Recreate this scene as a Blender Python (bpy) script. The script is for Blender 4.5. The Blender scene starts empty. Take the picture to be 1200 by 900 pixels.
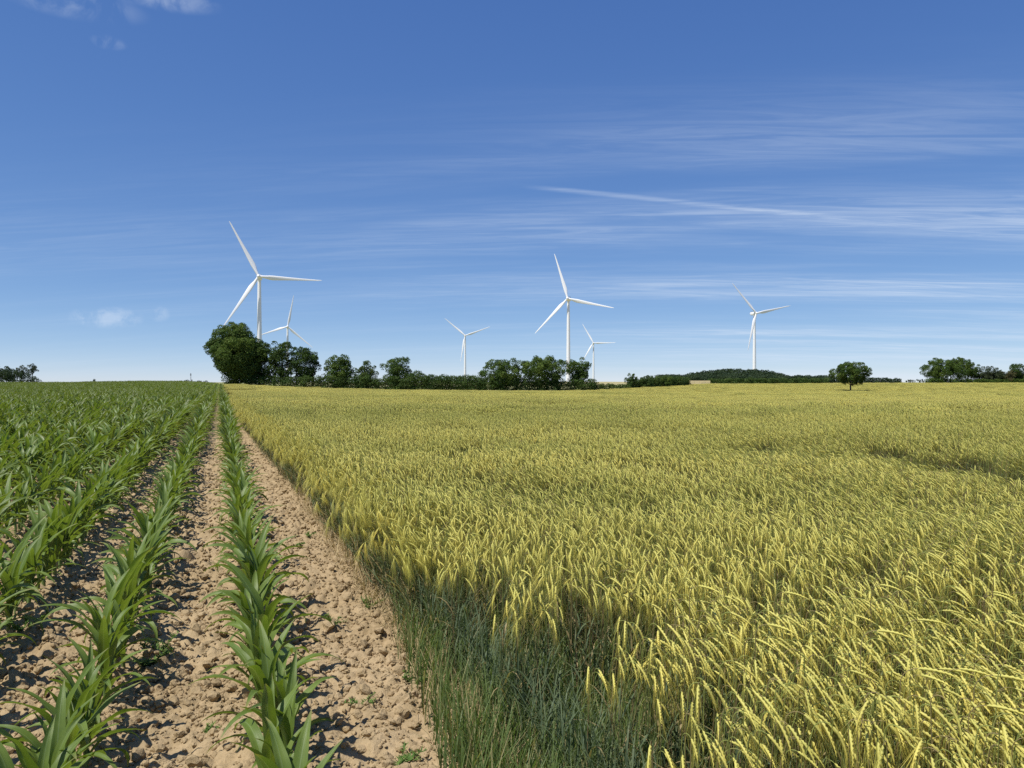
import bpy, math, random
import numpy as np
from mathutils import Vector, Matrix

# ------------------------------------------------------------------ camera, sky, sun, exposure
scene = bpy.context.scene
FPX = 900.0                      # focal length in photo pixels (1200 wide)
U0, V0 = 600.0, 448.0            # image column of the axis, row of the eye level
TH = math.atan2(342.0, 900.0)    # rows vanish at column 258
EYE = 1.60
cam_d = bpy.data.cameras.new('camera')
cam_d.sensor_width = 36.0
cam_d.lens = 27.0
cam_d.clip_start = 0.05
cam_d.clip_end = 30000.0
cam = bpy.data.objects.new('camera', cam_d)
scene.collection.objects.link(cam)
cam.location = (0, 0, EYE)
cam.rotation_euler = (math.radians(90) - 2.0 / FPX, 0, -TH)
scene.camera = cam
RIGHT = np.array([math.cos(TH), -math.sin(TH)])
FWD = np.array([math.sin(TH), math.cos(TH)])

SUN_AZ = math.radians(75)        # light travels this far to the right of the rows (+Y)
SUN_EL = math.radians(62)
to_sun = Vector((-math.sin(SUN_AZ) * math.cos(SUN_EL), -math.cos(SUN_AZ) * math.cos(SUN_EL), math.sin(SUN_EL)))
sun_d = bpy.data.lights.new('sun', 'SUN')
sun_d.energy = 5.0
sun_d.angle = math.radians(0.53)
sun_d.color = (1.0, 0.955, 0.88)
sun = bpy.data.objects.new('sun', sun_d)
scene.collection.objects.link(sun)
sun.rotation_euler = (-to_sun).to_track_quat('-Z', 'Y').to_euler()
sun.location = (-20, -10, 40)

vs = scene.view_settings
vs.view_transform = 'Standard'
vs.look = 'None'
vs.exposure = 0.12
vs.gamma = 1.0
vs.use_curve_mapping = False
scene.cycles.max_bounces = 6
scene.cycles.diffuse_bounces = 3
scene.cycles.glossy_bounces = 2
scene.cycles.transmission_bounces = 4
scene.cycles.transparent_max_bounces = 4
scene.cycles.use_denoising = False
scene.cycles.caustics_reflective = False
scene.cycles.caustics_refractive = False


def pix_dir(u, v):
    xc, zc = (u - U0) / FPX, (V0 - v) / FPX
    d = np.array([RIGHT[0] * xc + FWD[0], RIGHT[1] * xc + FWD[1], zc])
    return d / np.linalg.norm(d)


class NT:
    """tiny helper for node trees"""
    def __init__(self, tree):
        self.t = tree
        self.t.nodes.clear()

    def n(self, kind, **kw):
        nd = self.t.nodes.new(kind)
        for k, v in kw.items():
            if k == 'ins':
                for name, val in v.items():
                    s = nd.inputs[name]
                    if isinstance(val, bpy.types.NodeSocket):
                        self.t.links.new(val, s)
                    else:
                        s.default_value = val
            else:
                setattr(nd, k, v)
        return nd

    def math(self, op, a, b=0.0, c=0.0, clamp=False):
        nd = self.t.nodes.new('ShaderNodeMath')
        nd.operation = op
        nd.use_clamp = clamp
        for i, val in enumerate((a, b, c)):
            if isinstance(val, bpy.types.NodeSocket):
                self.t.links.new(val, nd.inputs[i])
            else:
                nd.inputs[i].default_value = val
        return nd.outputs[0]

    def vmath(self, op, a, b):
        nd = self.t.nodes.new('ShaderNodeVectorMath')
        nd.operation = op
        for i, val in enumerate((a, b)):
            if isinstance(val, bpy.types.NodeSocket):
                self.t.links.new(val, nd.inputs[i])
            else:
                nd.inputs[i].default_value = val
        return nd.outputs['Value'] if op in ('DOT_PRODUCT', 'LENGTH', 'DISTANCE') else nd.outputs['Vector']

    def mix(self, fac, a, b, blend='MIX'):
        nd = self.t.nodes.new('ShaderNodeMix')
        nd.data_type = 'RGBA'
        nd.blend_type = blend
        for name, val in ((0, fac), (6, a), (7, b)):
            s = nd.inputs[name]
            if isinstance(val, bpy.types.NodeSocket):
                self.t.links.new(val, s)
            else:
                s.default_value = val if not isinstance(val, tuple) else (*val[:3], 1.0)
        return nd.outputs[2]

    def noise(self, vec, scale, detail=4.0, rough=0.55, dist=0.0):
        nd = self.n('ShaderNodeTexNoise', ins={'Scale': scale, 'Detail': detail, 'Roughness': rough, 'Distortion': dist})
        if vec is not None:
            self.t.links.new(vec, nd.inputs['Vector'])
        return nd.outputs['Fac']

    def ramp(self, fac, lo, hi, smooth=True):
        nd = self.t.nodes.new('ShaderNodeMapRange')
        nd.interpolation_type = 'SMOOTHSTEP' if smooth else 'LINEAR'
        nd.clamp = True
        self.t.links.new(fac, nd.inputs[0])
        nd.inputs[1].default_value = lo
        nd.inputs[2].default_value = hi
        return nd.outputs[0]

    def link(self, a, b):
        self.t.links.new(a, b)


SKY_STRENGTH = 0.11
world = bpy.data.worlds.new('World')
scene.world = world
world.use_nodes = True
w = NT(world.node_tree)
sky = w.n('ShaderNodeTexSky', sky_type='NISHITA')
sky.sun_disc = False
sky.sun_elevation = SUN_EL
sky.sun_rotation = math.atan2(to_sun.x, to_sun.y)
sky.altitude = 100
sky.air_density = 0.5
sky.dust_density = 0.0
sky.ozone_density = 6.0
tc = w.n('ShaderNodeTexCoord')
DIR = tc.outputs['Generated']
rgt = w.vmath('DOT_PRODUCT', DIR, (RIGHT[0], RIGHT[1], 0))
fwd = w.vmath('DOT_PRODUCT', DIR, (FWD[0], FWD[1], 0))
upz = w.vmath('DOT_PRODUCT', DIR, (0, 0, 1))
den = w.math('MAXIMUM', w.math('ADD', upz, 0.09), 0.03)
ca = w.math('DIVIDE', rgt, den)          # cloud layer coordinates (a plane overhead)
cb = w.math('DIVIDE', fwd, den)
# the bands run left to right, a little askew
cb2 = w.math('ADD', cb, w.math('MULTIPLY', ca, 0.16))
cv = w.n('ShaderNodeCombineXYZ', ins={0: w.math('MULTIPLY', ca, 0.20), 1: w.math('MULTIPLY', cb2, 1.35), 2: 3.7})
cv2 = w.n('ShaderNodeCombineXYZ', ins={0: w.math('MULTIPLY', ca, 0.9), 1: w.math('MULTIPLY', cb2, 3.2), 2: 8.1})
band = w.noise(cv.outputs[0], 1.0, 5.0, 0.55, 0.35)
fine = w.noise(cv2.outputs[0], 1.3, 6.0, 0.62, 0.5)
cv3 = w.n('ShaderNodeCombineXYZ', ins={0: w.math('MULTIPLY', w.math('ADD', ca, w.math('MULTIPLY', cb, 0.35)), 1.5), 1: w.math('MULTIPLY', w.math('ADD', cb, w.math('MULTIPLY', ca, 0.05)), 11.0), 2: 2.2})
fibre = w.noise(cv3.outputs[0], 1.0, 6.0, 0.66, 0.9)
low = w.ramp(cb, 1.6, 3.4)                       # the layer thickens towards the horizon
lat = w.ramp(w.math('DIVIDE', ca, w.math('ADD', w.math('ABSOLUTE', cb), 0.4)), -0.30, 0.55)
cirr = w.math('MULTIPLY', w.ramp(band, 0.36, 0.70), w.math('MULTIPLY', w.math('ADD', 0.30, w.math('MULTIPLY', fine, 0.9)), w.math('ADD', 0.35, w.math('MULTIPLY', w.ramp(fibre, 0.32, 0.70), 1.0))))
cirr = w.math('MULTIPLY', cirr, low)
cirr = w.math('MULTIPLY', cirr, w.math('ADD', 0.12, w.math('MULTIPLY', lat, 0.60)))
# old contrail spreading out
pa, pb = pix_dir(640, 221), pix_dir(1000, 257)
nrm = np.cross(pa, pb); nrm /= np.linalg.norm(nrm)
mid = pa + pb; mid /= np.linalg.norm(mid)
along = np.cross(nrm, mid); along /= np.linalg.norm(along)
half = math.acos(float(np.dot(pa, mid)))
wob = w.math('MULTIPLY', w.math('SUBTRACT', w.noise(DIR, 7.0, 3.0), 0.5), 0.0045)
dn = w.math('ABSOLUTE', w.math('ADD', w.vmath('DOT_PRODUCT', DIR, tuple(nrm)), wob))
da = w.vmath('DOT_PRODUCT', DIR, tuple(along))
core = w.math('SUBTRACT', 1.0, w.ramp(dn, 0.0, 0.0046))
ends = w.math('MULTIPLY', w.ramp(da, -half * 1.25, -half * 0.6), w.math('SUBTRACT', 1.0, w.ramp(da, half * 0.55, half * 1.15)))
front = w.ramp(w.vmath('DOT_PRODUCT', DIR, tuple(mid)), 0.2, 0.5)
trail = w.math('MULTIPLY', w.math('MULTIPLY', core, ends), w.math('MULTIPLY', front, w.math('ADD', 0.04, w.math('MULTIPLY', w.math('MULTIPLY', fine, w.ramp(fibre, 0.25, 0.7)), 0.55))))


def puff(u, v, ru, rv, amp, seed, sc):
    """a small ragged cloud about one direction of the sky"""
    c = pix_dir(u, v)
    r = np.cross(c, (0, 0, 1)); r /= np.linalg.norm(r)
    t = np.cross(r, c)
    off = w.vmath('SUBTRACT', DIR, tuple(c))
    a = w.math('DIVIDE', w.vmath('DOT_PRODUCT', off, tuple(r)), ru / FPX)
    b = w.math('DIVIDE', w.vmath('DOT_PRODUCT', off, tuple(t)), rv / FPX)
    f = w.math('DIVIDE', w.math('SUBTRACT', w.vmath('DOT_PRODUCT', DIR, tuple(c)), 0.5), 0.5)
    rr = w.math('ADD', w.math('MULTIPLY', a, a), w.math('MULTIPLY', b, b))
    g = w.math('SUBTRACT', 1.0, w.ramp(rr, 0.0, 1.0))
    sv = w.vmath('ADD', DIR, (seed * 1.7, seed * 0.9, 0))
    nz = w.ramp(w.noise(sv, sc, 5.0, 0.6, 0.4), 0.40, 0.66)
    return w.math('MULTIPLY', w.math('MULTIPLY', g, nz), w.math('MULTIPLY', amp, w.ramp(f, 0.0, 0.3)))


puffs = [puff(190, -3, 60, 14, 0.24, 1.3, 24), puff(85, 2, 70, 18, 0.19, 2.6, 26), puff(128, 50, 18, 8, 0.15, 3.1, 40),
         puff(126, 372, 40, 13, 0.36, 4.4, 48), puff(187, 368, 12, 10, 0.18, 5.2, 60)]
tot = w.math('ADD', cirr, trail)
for p in puffs:
    tot = w.math('ADD', tot, p)
tot = w.math('MINIMUM', tot, 0.85)
# the telephone's film curve flattens the sky from zenith to horizon: one power for each channel
srgb_ = w.n('ShaderNodeSeparateColor', ins={0: sky.outputs[0]})
sr = w.math('MULTIPLY', w.math('POWER', srgb_.outputs[0], 0.93), 0.129 / SKY_STRENGTH)
sg = w.math('MULTIPLY', w.math('POWER', srgb_.outputs[1], 0.74), 0.163 / SKY_STRENGTH)
sb = w.math('MULTIPLY', w.math('POWER', srgb_.outputs[2], 0.46), 0.295 / SKY_STRENGTH)
flat = w.n('ShaderNodeCombineColor', ins={0: sr, 1: sg, 2: sb})
skycol = w.mix(tot, flat.outputs[0], tuple(c_ / SKY_STRENGTH for c_ in (0.66, 0.75, 0.88)))
bg = w.n('ShaderNodeBackground', ins={'Strength': SKY_STRENGTH, 'Color': skycol})
wo = w.n('ShaderNodeOutputWorld', ins={'Surface': bg.outputs[0]})

# ------------------------------------------------------------------ helpers
COL = scene.collection


def link(o, parent=None):
    COL.objects.link(o)
    if parent is not None:
        o.parent = parent
    return o


def tag(o, label=None, cat=None, group=None, kind=None):
    if label: o['label'] = label
    if cat: o['category'] = cat
    if group: o['group'] = group
    if kind: o['kind'] = kind
    return o


def empty(name, loc, rz=0.0):
    o = bpy.data.objects.new(name, None)
    o.empty_display_size = 0.1
    o.location = tuple(float(c) for c in loc)
    o.rotation_euler = (0, 0, rz)
    return link(o)


class MB:
    """collects vertices, faces, material indices and one uv per vertex"""
    def __init__(self):
        self.v, self.f, self.m, self.uv, self.nv = [], [], [], [], 0

    def add(self, verts, faces, mat=0, uv=None):
        verts = np.asarray(verts, float).reshape(-1, 3)
        faces = np.asarray(faces, int)
        self.v.append(verts)
        self.f.append(faces + self.nv)
        self.m.append(np.full(len(faces), mat, int))
        self.uv.append(np.zeros((len(verts), 2)) if uv is None else np.asarray(uv, float).reshape(-1, 2))
        self.nv += len(verts)

    def add_mb(self, other, M=None, off=None):
        base = self.nv
        for v, f, m, u in zip(other.v, other.f, other.m, other.uv):
            vv = v if M is None else v @ M.T
            if off is not None:
                vv = vv + off
            self.v.append(vv); self.m.append(m); self.uv.append(u)
            self.f.append(f + base)
        self.nv += other.nv

    def mesh(self, name, mats, smooth=True):
        me = bpy.data.meshes.new(name)
        V = np.concatenate(self.v)
        loops, starts, tot = [], [], 0
        for f in self.f:
            k = f.shape[1]
            loops.append(f.ravel())
            starts.append(tot + np.arange(len(f)) * k)
            tot += f.size
        loops = np.concatenate(loops); starts = np.concatenate(starts)
        me.vertices.add(len(V))
        me.vertices.foreach_set('co', V.ravel())
        me.loops.add(len(loops))
        me.loops.foreach_set('vertex_index', loops)
        me.polygons.add(len(starts))
        me.polygons.foreach_set('loop_start', starts)
        me.polygons.foreach_set('material_index', np.concatenate(self.m))
        me.polygons.foreach_set('use_smooth', np.full(len(starts), smooth))
        uvl = me.uv_layers.new(name='UVMap')
        uvl.data.foreach_set('uv', np.concatenate(self.uv)[loops].ravel())
        for m in (mats if isinstance(mats, (list, tuple)) else [mats]):
            me.materials.append(m)
        me.update(calc_edges=True)
        return me

    def obj(self, name, mats, parent=None, smooth=True):
        o = bpy.data.objects.new(name, self.mesh(name, mats, smooth))
        return link(o, parent)


def tube(path, rad, sides=6, cap=True, uv=None):
    """tube around a polyline; returns verts, quads"""
    path = np.asarray(path, float); n = len(path)
    rad = np.broadcast_to(np.asarray(rad, float), (n,))
    t = np.gradient(path, axis=0)
    t /= np.linalg.norm(t, axis=1)[:, None] + 1e-12
    ref = np.array([0.0, 1.0, 0.0]) if abs(t[:, 1]).max() < 0.9 else np.array([1.0, 0.0, 0.0])
    a = np.cross(t, ref); a /= np.linalg.norm(a, axis=1)[:, None] + 1e-12
    b = np.cross(t, a)
    ang = np.arange(sides) * 2 * math.pi / sides
    V = path[:, None, :] + rad[:, None, None] * (np.cos(ang)[None, :, None] * a[:, None, :] + np.sin(ang)[None, :, None] * b[:, None, :])
    i = np.arange(n - 1)[:, None] * sides; j = np.arange(sides)[None, :]; k = (j + 1) % sides
    F = np.stack([i + j, i + k, i + sides + k, i + sides + j], -1).reshape(-1, 4)
    return V.reshape(-1, 3), F


def ribbon(path, side, width, up=None, fold=0.0, cols=2, wave=0.0, rng=None):
    """strip along a path; cols verts across; fold lifts the edges along 'up'"""
    path = np.asarray(path, float); n = len(path)
    s = np.linspace(-1, 1, cols)
    V = path[:, None, :] + (np.asarray(width)[:, None, None] * 0.5) * s[None, :, None] * side[:, None, :]
    if up is not None:
        lift = np.abs(s)[None, :] * fold * np.asarray(width)[:, None] * 0.5
        if wave and rng is not None:
            ph = rng.uniform(0, 6.28, 2); fr = rng.uniform(5, 9, 2)
            tt = np.linspace(0, 1, n)
            wl = np.sin(tt * fr[0] * 2 + ph[0])[:, None] * (s < 0)[None, :] * np.abs(s) + np.sin(tt * fr[1] * 2 + ph[1])[:, None] * (s > 0)[None, :] * np.abs(s)
            lift = lift + wl * wave * np.asarray(width)[:, None]
        V = V + lift[:, :, None] * up[:, None, :]
    i = np.arange(n - 1)[:, None] * cols; j = np.arange(cols - 1)[None, :]
    F = np.stack([i + j, i + j + 1, i + cols + j + 1, i + cols + j], -1).reshape(-1, 4)
    tt = np.linspace(0, 1, n)
    uv = np.stack(np.broadcast_arrays((s * 0.5 + 0.5)[None, :], tt[:, None]), -1).reshape(-1, 2)
    return V.reshape(-1, 3), F, uv


def box_mb(mb, lo, hi, mat=0):
    x0, y0, z0 = lo; x1, y1, z1 = hi
    V = [(x0, y0, z0), (x1, y0, z0), (x1, y1, z0), (x0, y1, z0), (x0, y0, z1), (x1, y0, z1), (x1, y1, z1), (x0, y1, z1)]
    F = [(0, 3, 2, 1), (4, 5, 6, 7), (0, 1, 5, 4), (1, 2, 6, 5), (2, 3, 7, 6), (3, 0, 4, 7)]
    mb.add(V, F, mat)


def at(u, Z):
    """ground position seen in photo column u at depth Z (metres along the view axis)"""
    p = RIGHT * ((u - U0) / FPX * Z) + FWD * Z
    return float(p[0]), float(p[1])


def to_uz(x, y):
    Z = x * FWD[0] + y * FWD[1]
    X = x * RIGHT[0] + y * RIGHT[1]
    return U0 + FPX * X / np.maximum(Z, 1e-3), Z, X


def rng_of(seed):
    return np.random.default_rng(seed)


_NT = {}


def vnoise(x, y, cell, seed):
    """value noise 0..1"""
    if seed not in _NT:
        _NT[seed] = rng_of(seed).random((256, 256))
    T = _NT[seed]
    X, Y = np.asarray(x) / cell, np.asarray(y) / cell
    i, j = np.floor(X).astype(int), np.floor(Y).astype(int)
    fx, fy = X - i, Y - j
    fx = fx * fx * (3 - 2 * fx); fy = fy * fy * (3 - 2 * fy)
    g = lambda a, b: T[a % 256, b % 256]
    return (g(i, j) * (1 - fx) + g(i + 1, j) * fx) * (1 - fy) + (g(i, j + 1) * (1 - fx) + g(i + 1, j + 1) * fx) * fy


def clodnoise(x, y, cell, seed):
    """half buried lumps of earth: height of the highest ball at each point"""
    if ('c', seed) not in _NT:
        r = rng_of(seed)
        _NT[('c', seed)] = (r.random((256, 256)), r.random((256, 256)), r.random((256, 256)))
    A, B, C = _NT[('c', seed)]
    X, Y = x / cell, y / cell
    i0, j0 = np.floor(X).astype(int), np.floor(Y).astype(int)
    best = np.zeros_like(X)
    for di in (-1, 0, 1):
        for dj in (-1, 0, 1):
            i, j = (i0 + di) % 256, (j0 + dj) % 256
            d2 = (X - (i0 + di + A[i, j])) ** 2 + (Y - (j0 + dj + B[i, j])) ** 2
            r = 0.22 + 0.55 * C[i, j] ** 2
            best = np.maximum(best, np.sqrt(np.maximum(r * r - d2, 0.0)) * 0.8)
    return best * cell


# ------------------------------------------------------------------ lie of the land
CP = []
for _u in (-300, 0, 300, 600, 900, 1200, 1500):
    CP += [(_u, 6, 0.0), (_u, 14, 0.0)]
for _u in (-300, 100, 240):
    CP += [(_u, 30, 0.0), (_u, 60, 0.02), (_u, 120, 0.36), (_u, 190, 0.95), (_u, 300, 1.62), (_u, 420, 1.55), (_u, 700, 0.6), (_u, 1500, 1.5)]
CP += [(280, 30, 0.0), (280, 60, 0.0), (280, 110, 0.03), (275, 198, 0.15), (330, 330, 0.2), (330, 700, 0.6), (330, 1400, 1.5)]
CP += [(420, 60, -0.12), (400, 110, -0.30), (400, 200, -0.87)]
CP += [(560, 30, -0.05), (560, 60, -0.25), (560, 100, -0.6), (560, 150, -1.0), (560, 206, -1.36), (560, 330, -0.9), (560, 700, 1.2), (560, 1400, 2.0)]
CP += [(690, 60, -0.35), (690, 150, -1.15), (690, 218, -1.35), (745, 232, -0.86), (800, 285, -0.29), (830, 335, 0.28), (720, 420, 0.2), (720, 700, 2.05), (850, 700, 0.8), (850, 1400, 1.5)]
CP += [(997, 25, -0.06), (997, 45, -0.28), (997, 70, -0.55), (997, 105, -0.95), (997, 150, -1.36), (997, 225, -1.60), (997, 300, -0.85), (997, 400, 0.62), (997, 700, 0.7), (997, 1400, 1.5)]
CP += [(1200, 30, -0.08), (1200, 60, -0.45), (1200, 120, -1.0), (1200, 225, -1.2), (1200, 320, -0.35), (1200, 420, 0.72), (1500, 60, -0.45), (1500, 225, -1.2), (1500, 430, 0.75), (1350, 900, 0.9)]
_P = np.array([at(u, z) for u, z, _ in CP] + [(0, -60), (-80, -40), (80, -40), (0, -400), (500, -300), (-500, -300)])
_H = np.array([h for *_, h in CP] + [0, 0, 0, 0, 0, 0], float)
# work in a compressed plane so that near and far points weigh alike
def _warp(x, y):
    r = np.hypot(x, y) + 1e-6
    k = np.log1p(r / 25.0) / r * 25.0
    return x * k / 25.0, y * k / 25.0
_wx, _wy = _warp(_P[:, 0], _P[:, 1])
def _tps(r2):
    return 0.5 * r2 * np.log(r2 + 1e-9)
_n = len(_P)
_K = _tps((_wx[:, None] - _wx[None]) ** 2 + (_wy[:, None] - _wy[None]) ** 2) + np.eye(_n) * 2e-3
_A = np.zeros((_n + 3, _n + 3)); _A[:_n, :_n] = _K
_A[:_n, _n] = 1; _A[:_n, _n + 1] = _wx; _A[:_n, _n + 2] = _wy; _A[_n:, :_n] = _A[:_n, _n:].T
_W = np.linalg.solve(_A, np.concatenate([_H, np.zeros(3)]))


def height(x, y):
    x = np.asarray(x, float); y = np.asarray(y, float)
    shp = x.shape
    x, y = x.ravel(), y.ravel()
    out = np.zeros(len(x))
    for s in range(0, len(x), 20000):
        a, b = _warp(x[s:s + 20000], y[s:s + 20000])
        d2 = (a[:, None] - _wx[None]) ** 2 + (b[:, None] - _wy[None]) ** 2
        out[s:s + 20000] = _tps(d2) @ _W[:_n] + _W[_n] + _W[_n + 1] * a + _W[_n + 2] * b
    r = np.hypot(x, y)
    k = np.clip((r - 1300) / 700, 0, 1)
    out = out * (1 - k) + 1.6 * k
    k2 = np.clip(r / 8.0 - 0.6, 0, 1)
    return (out * k2).reshape(shp)


def hz(x, y):
    return float(height(np.array([x]), np.array([y]))[0])


ROW0, ROWSP = 0.206, 0.75
EDGE = 1.14                       # the barley begins here (x)
MAIZE_END = 190.0
BU = [200, 265, 400, 560, 690, 740, 800, 830, 1000, 1200, 1500]
BZ = [194, 195, 200, 205, 217, 232, 284, 334, 400, 420, 430]


def soil_relief(x, y):
    """clods, tilth and the low ridges of the maize rows"""
    r = np.hypot(x, y)
    fade = np.clip(1.6 - r / 22.0, 0, 1) * np.clip((EDGE + 0.5 - x) / 0.3, 0.25, 1)
    patch = 0.45 + 0.9 * vnoise(x, y, 0.55, 5)
    h = clodnoise(x, y, 0.085, 11) * 0.75 * patch + clodnoise(x + 3.3, y + 1.7, 0.15, 12) * 0.40 * patch
    h += clodnoise(x, y, 0.045, 13) * 0.6
    h += (vnoise(x, y, 0.03, 17) - 0.5) * 0.012 + (vnoise(x, y, 0.05, 14) - 0.5) * 0.016 + (vnoise(x, y, 0.16, 15) - 0.5) * 0.022 + (vnoise(x, y, 0.6, 16) - 0.5) * 0.04
    h += (vnoise(x, y, 0.0137, 18) - 0.5) * 0.018 * patch
    ph = (x - ROW0) / ROWSP
    ridge = np.cos(ph * 2 * math.pi) * 0.012 * (x < 0.6)
    return (h - 0.03 + ridge) * fade


# ------------------------------------------------------------------ materials
MATS = {}


def new_mat(name):
    m = bpy.data.materials.new(name)
    m.use_nodes = True
    MATS[name] = m
    return m, NT(m.node_tree)


def finish(t, shader):
    t.n('ShaderNodeOutputMaterial', ins={'Surface': shader})


def leafy(name, col_node_fn, rough=0.5, spec=0.3, trans=0.3, trans_tint=(1.15, 1.25, 0.6), bump=None, sheen=0.0):
    m, t = new_mat(name)
    col = col_node_fn(t)
    pr = t.n('ShaderNodeBsdfPrincipled', ins={'Base Color': col, 'Roughness': rough, 'Specular IOR Level': spec})
    tr = t.n('ShaderNodeBsdfTranslucent', ins={'Color': t.mix(1.0, col, trans_tint, 'MULTIPLY')})
    mx = t.n('ShaderNodeMixShader', ins={0: trans, 1: pr.outputs[0], 2: tr.outputs[0]})
    if bump:
        b = bump(t)
        t.link(b, pr.inputs['Normal'])
    finish(t, mx.outputs[0])
    return m


def uvs(t):
    nd = t.n('ShaderNodeUVMap', uv_map='UVMap')
    sep = t.n('ShaderNodeSeparateXYZ', ins={0: nd.outputs[0]})
    return nd.outputs[0], sep.outputs[0], sep.outputs[1]


def tint_of(t):
    a = t.n('ShaderNodeAttribute', attribute_type='INSTANCER', attribute_name='tint')
    return a.outputs['Fac']


# soil
m, t = new_mat('soil')
geo = t.n('ShaderNodeNewGeometry')
pos = geo.outputs['Position']
n1 = t.noise(pos, 1.3, 5, 0.6); n2 = t.noise(pos, 22, 5, 0.65); n3 = t.noise(pos, 130, 3, 0.6)
c = t.mix(t.ramp(n1, 0.3, 0.7), (0.300, 0.222, 0.122), (0.385, 0.290, 0.168))
c = t.mix(t.math('MULTIPLY', t.ramp(n2, 0.40, 0.72), 0.55), c, (0.48, 0.36, 0.215))
c = t.mix(t.math('MULTIPLY', t.ramp(n3, 0.50, 0.75), 0.35), c, (0.19, 0.125, 0.066))
bn = t.math('ADD', t.math('MULTIPLY', n2, 0.7), t.math('MULTIPLY', n3, 0.3))
bmp = t.n('ShaderNodeBump', ins={'Strength': 0.8, 'Distance': 0.02, 'Height': bn})
pr = t.n('ShaderNodeBsdfPrincipled', ins={'Base Color': c, 'Roughness': 0.95, 'Specular IOR Level': 0.1, 'Normal': bmp.outputs[0]})
finish(t, pr.outputs[0])

# fields far away (ripening cereals, grass)
m, t = new_mat('far_cereal')
geo = t.n('ShaderNodeNewGeometry')
n1 = t.noise(geo.outputs['Position'], 0.02, 4, 0.6); n2 = t.noise(geo.outputs['Position'], 0.6, 4, 0.7)
c = t.mix(t.ramp(n1, 0.35, 0.65), (0.30, 0.275, 0.13), (0.235, 0.25, 0.10))
c = t.mix(t.math('MULTIPLY', n2, 0.4), c, (0.17, 0.17, 0.07))
pr = t.n('ShaderNodeBsdfPrincipled', ins={'Base Color': c, 'Roughness': 0.9, 'Specular IOR Level': 0.1})
finish(t, pr.outputs[0])

m, t = new_mat('stubble')
geo = t.n('ShaderNodeNewGeometry')
n2 = t.noise(geo.outputs['Position'], 0.3, 4, 0.7)
c = t.mix(n2, (0.40, 0.345, 0.165), (0.33, 0.29, 0.14))
pr = t.n('ShaderNodeBsdfPrincipled', ins={'Base Color': c, 'Roughness': 0.9, 'Specular IOR Level': 0.1})
finish(t, pr.outputs[0])


def maize_col(t):
    uv, ux, uy = uvs(t)
    tint = tint_of(t)
    rnd = t.n('ShaderNodeObjectInfo').outputs['Random']
    geo = t.n('ShaderNodeNewGeometry')
    # fine veins along the blade
    sv = t.n('ShaderNodeCombineXYZ', ins={0: t.math('MULTIPLY', ux, 34.0), 1: t.math('MULTIPLY', uy, 2.0), 2: t.math('MULTIPLY', rnd, 20.0)})
    vein = t.noise(sv.outputs[0], 1.0, 2, 0.5)
    big = t.noise(geo.outputs['Position'], 7.0, 3, 0.6)
    c = t.mix(t.ramp(big, 0.35, 0.65), (0.112, 0.178, 0.028), (0.160, 0.230, 0.040))
    c = t.mix(t.math('MULTIPLY', t.ramp(vein, 0.45, 0.7), 0.35), c, (0.19, 0.27, 0.065))
    mid_ = t.math('SUBTRACT', 1.0, t.ramp(t.math('ABSOLUTE', t.math('SUBTRACT', ux, 0.5)), 0.015, 0.055))
    c = t.mix(t.math('MULTIPLY', mid_, 0.65), c, (0.22, 0.30, 0.12))
    tip = t.math('MULTIPLY', t.ramp(t.math('ADD', uy, t.math('MULTIPLY', big, 0.25)), 1.0, 1.12), 0.6)
    c = t.mix(tip, c, (0.30, 0.26, 0.09))
    isl = geo.outputs['Random Per Island']
    hv = t.n('ShaderNodeHueSaturation', ins={'Hue': t.math('ADD', 0.488, t.math('MULTIPLY', isl, 0.018)), 'Saturation': 0.98, 'Value': t.math('ADD', 0.80, t.math('MULTIPLY', isl, 0.42)), 'Color': c})
    return hv.outputs[0]


def maize_bump(t):
    uv, ux, uy = uvs(t)
    sv = t.n('ShaderNodeCombineXYZ', ins={0: t.math('MULTIPLY', ux, 26.0), 1: t.math('MULTIPLY', uy, 1.5), 2: 0.0})
    h = t.noise(sv.outputs[0], 1.0, 2, 0.5)
    return t.n('ShaderNodeBump', ins={'Strength': 0.35, 'Distance': 0.003, 'Height': h}).outputs[0]


leafy('maize_leaf', maize_col, rough=0.44, spec=0.36, trans=0.36, trans_tint=(1.35, 1.35, 0.45), bump=maize_bump)


def stalk_col(t):
    uv, ux, uy = uvs(t)
    return t.mix(t.ramp(uy, 0.0, 0.6), (0.20, 0.26, 0.095), (0.09, 0.16, 0.04))


leafy('maize_stalk', stalk_col, rough=0.5, spec=0.3, trans=0.1)


def ear_col(t):
    uv, ux, uy = uvs(t)
    tint = tint_of(t)
    c = t.mix(ux, (0.90, 0.765, 0.185), (0.72, 0.655, 0.15))
    c = t.mix(t.ramp(uy, 0.15, 1.0), t.mix(0.5, c, (0.55, 0.54, 0.16)), c)
    return t.mix(t.math('MULTIPLY', tint, 0.75, clamp=True), c, (0.36, 0.37, 0.075))


def awn_col(t):
    uv, ux, uy = uvs(t)
    tint = tint_of(t)
    c = t.mix(ux, (0.70, 0.59, 0.125), (0.51, 0.47, 0.10))
    return t.mix(t.math('MULTIPLY', tint, 0.7, clamp=True), c, (0.31, 0.36, 0.09))


def stem_col(t):
    uv, ux, uy = uvs(t)
    c = t.mix(t.ramp(uy, 0.35, 0.95), (0.095, 0.125, 0.062), (0.26, 0.29, 0.072))  # glaucous lower stem, coloured darker still as painted shade between the stalks
    c = t.mix(t.math('MULTIPLY', t.ramp(ux, 0.62, 0.72), 0.7), c, (0.27, 0.18, 0.095))
    return c


def bleaf_col(t):
    uv, ux, uy = uvs(t)
    c = t.mix(t.ramp(uy, 0.0, 0.9), (0.112, 0.155, 0.085), (0.155, 0.195, 0.080))
    return t.mix(t.math('MULTIPLY', t.ramp(ux, 0.55, 0.70), 0.85), c, (0.40, 0.30, 0.145))


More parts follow.
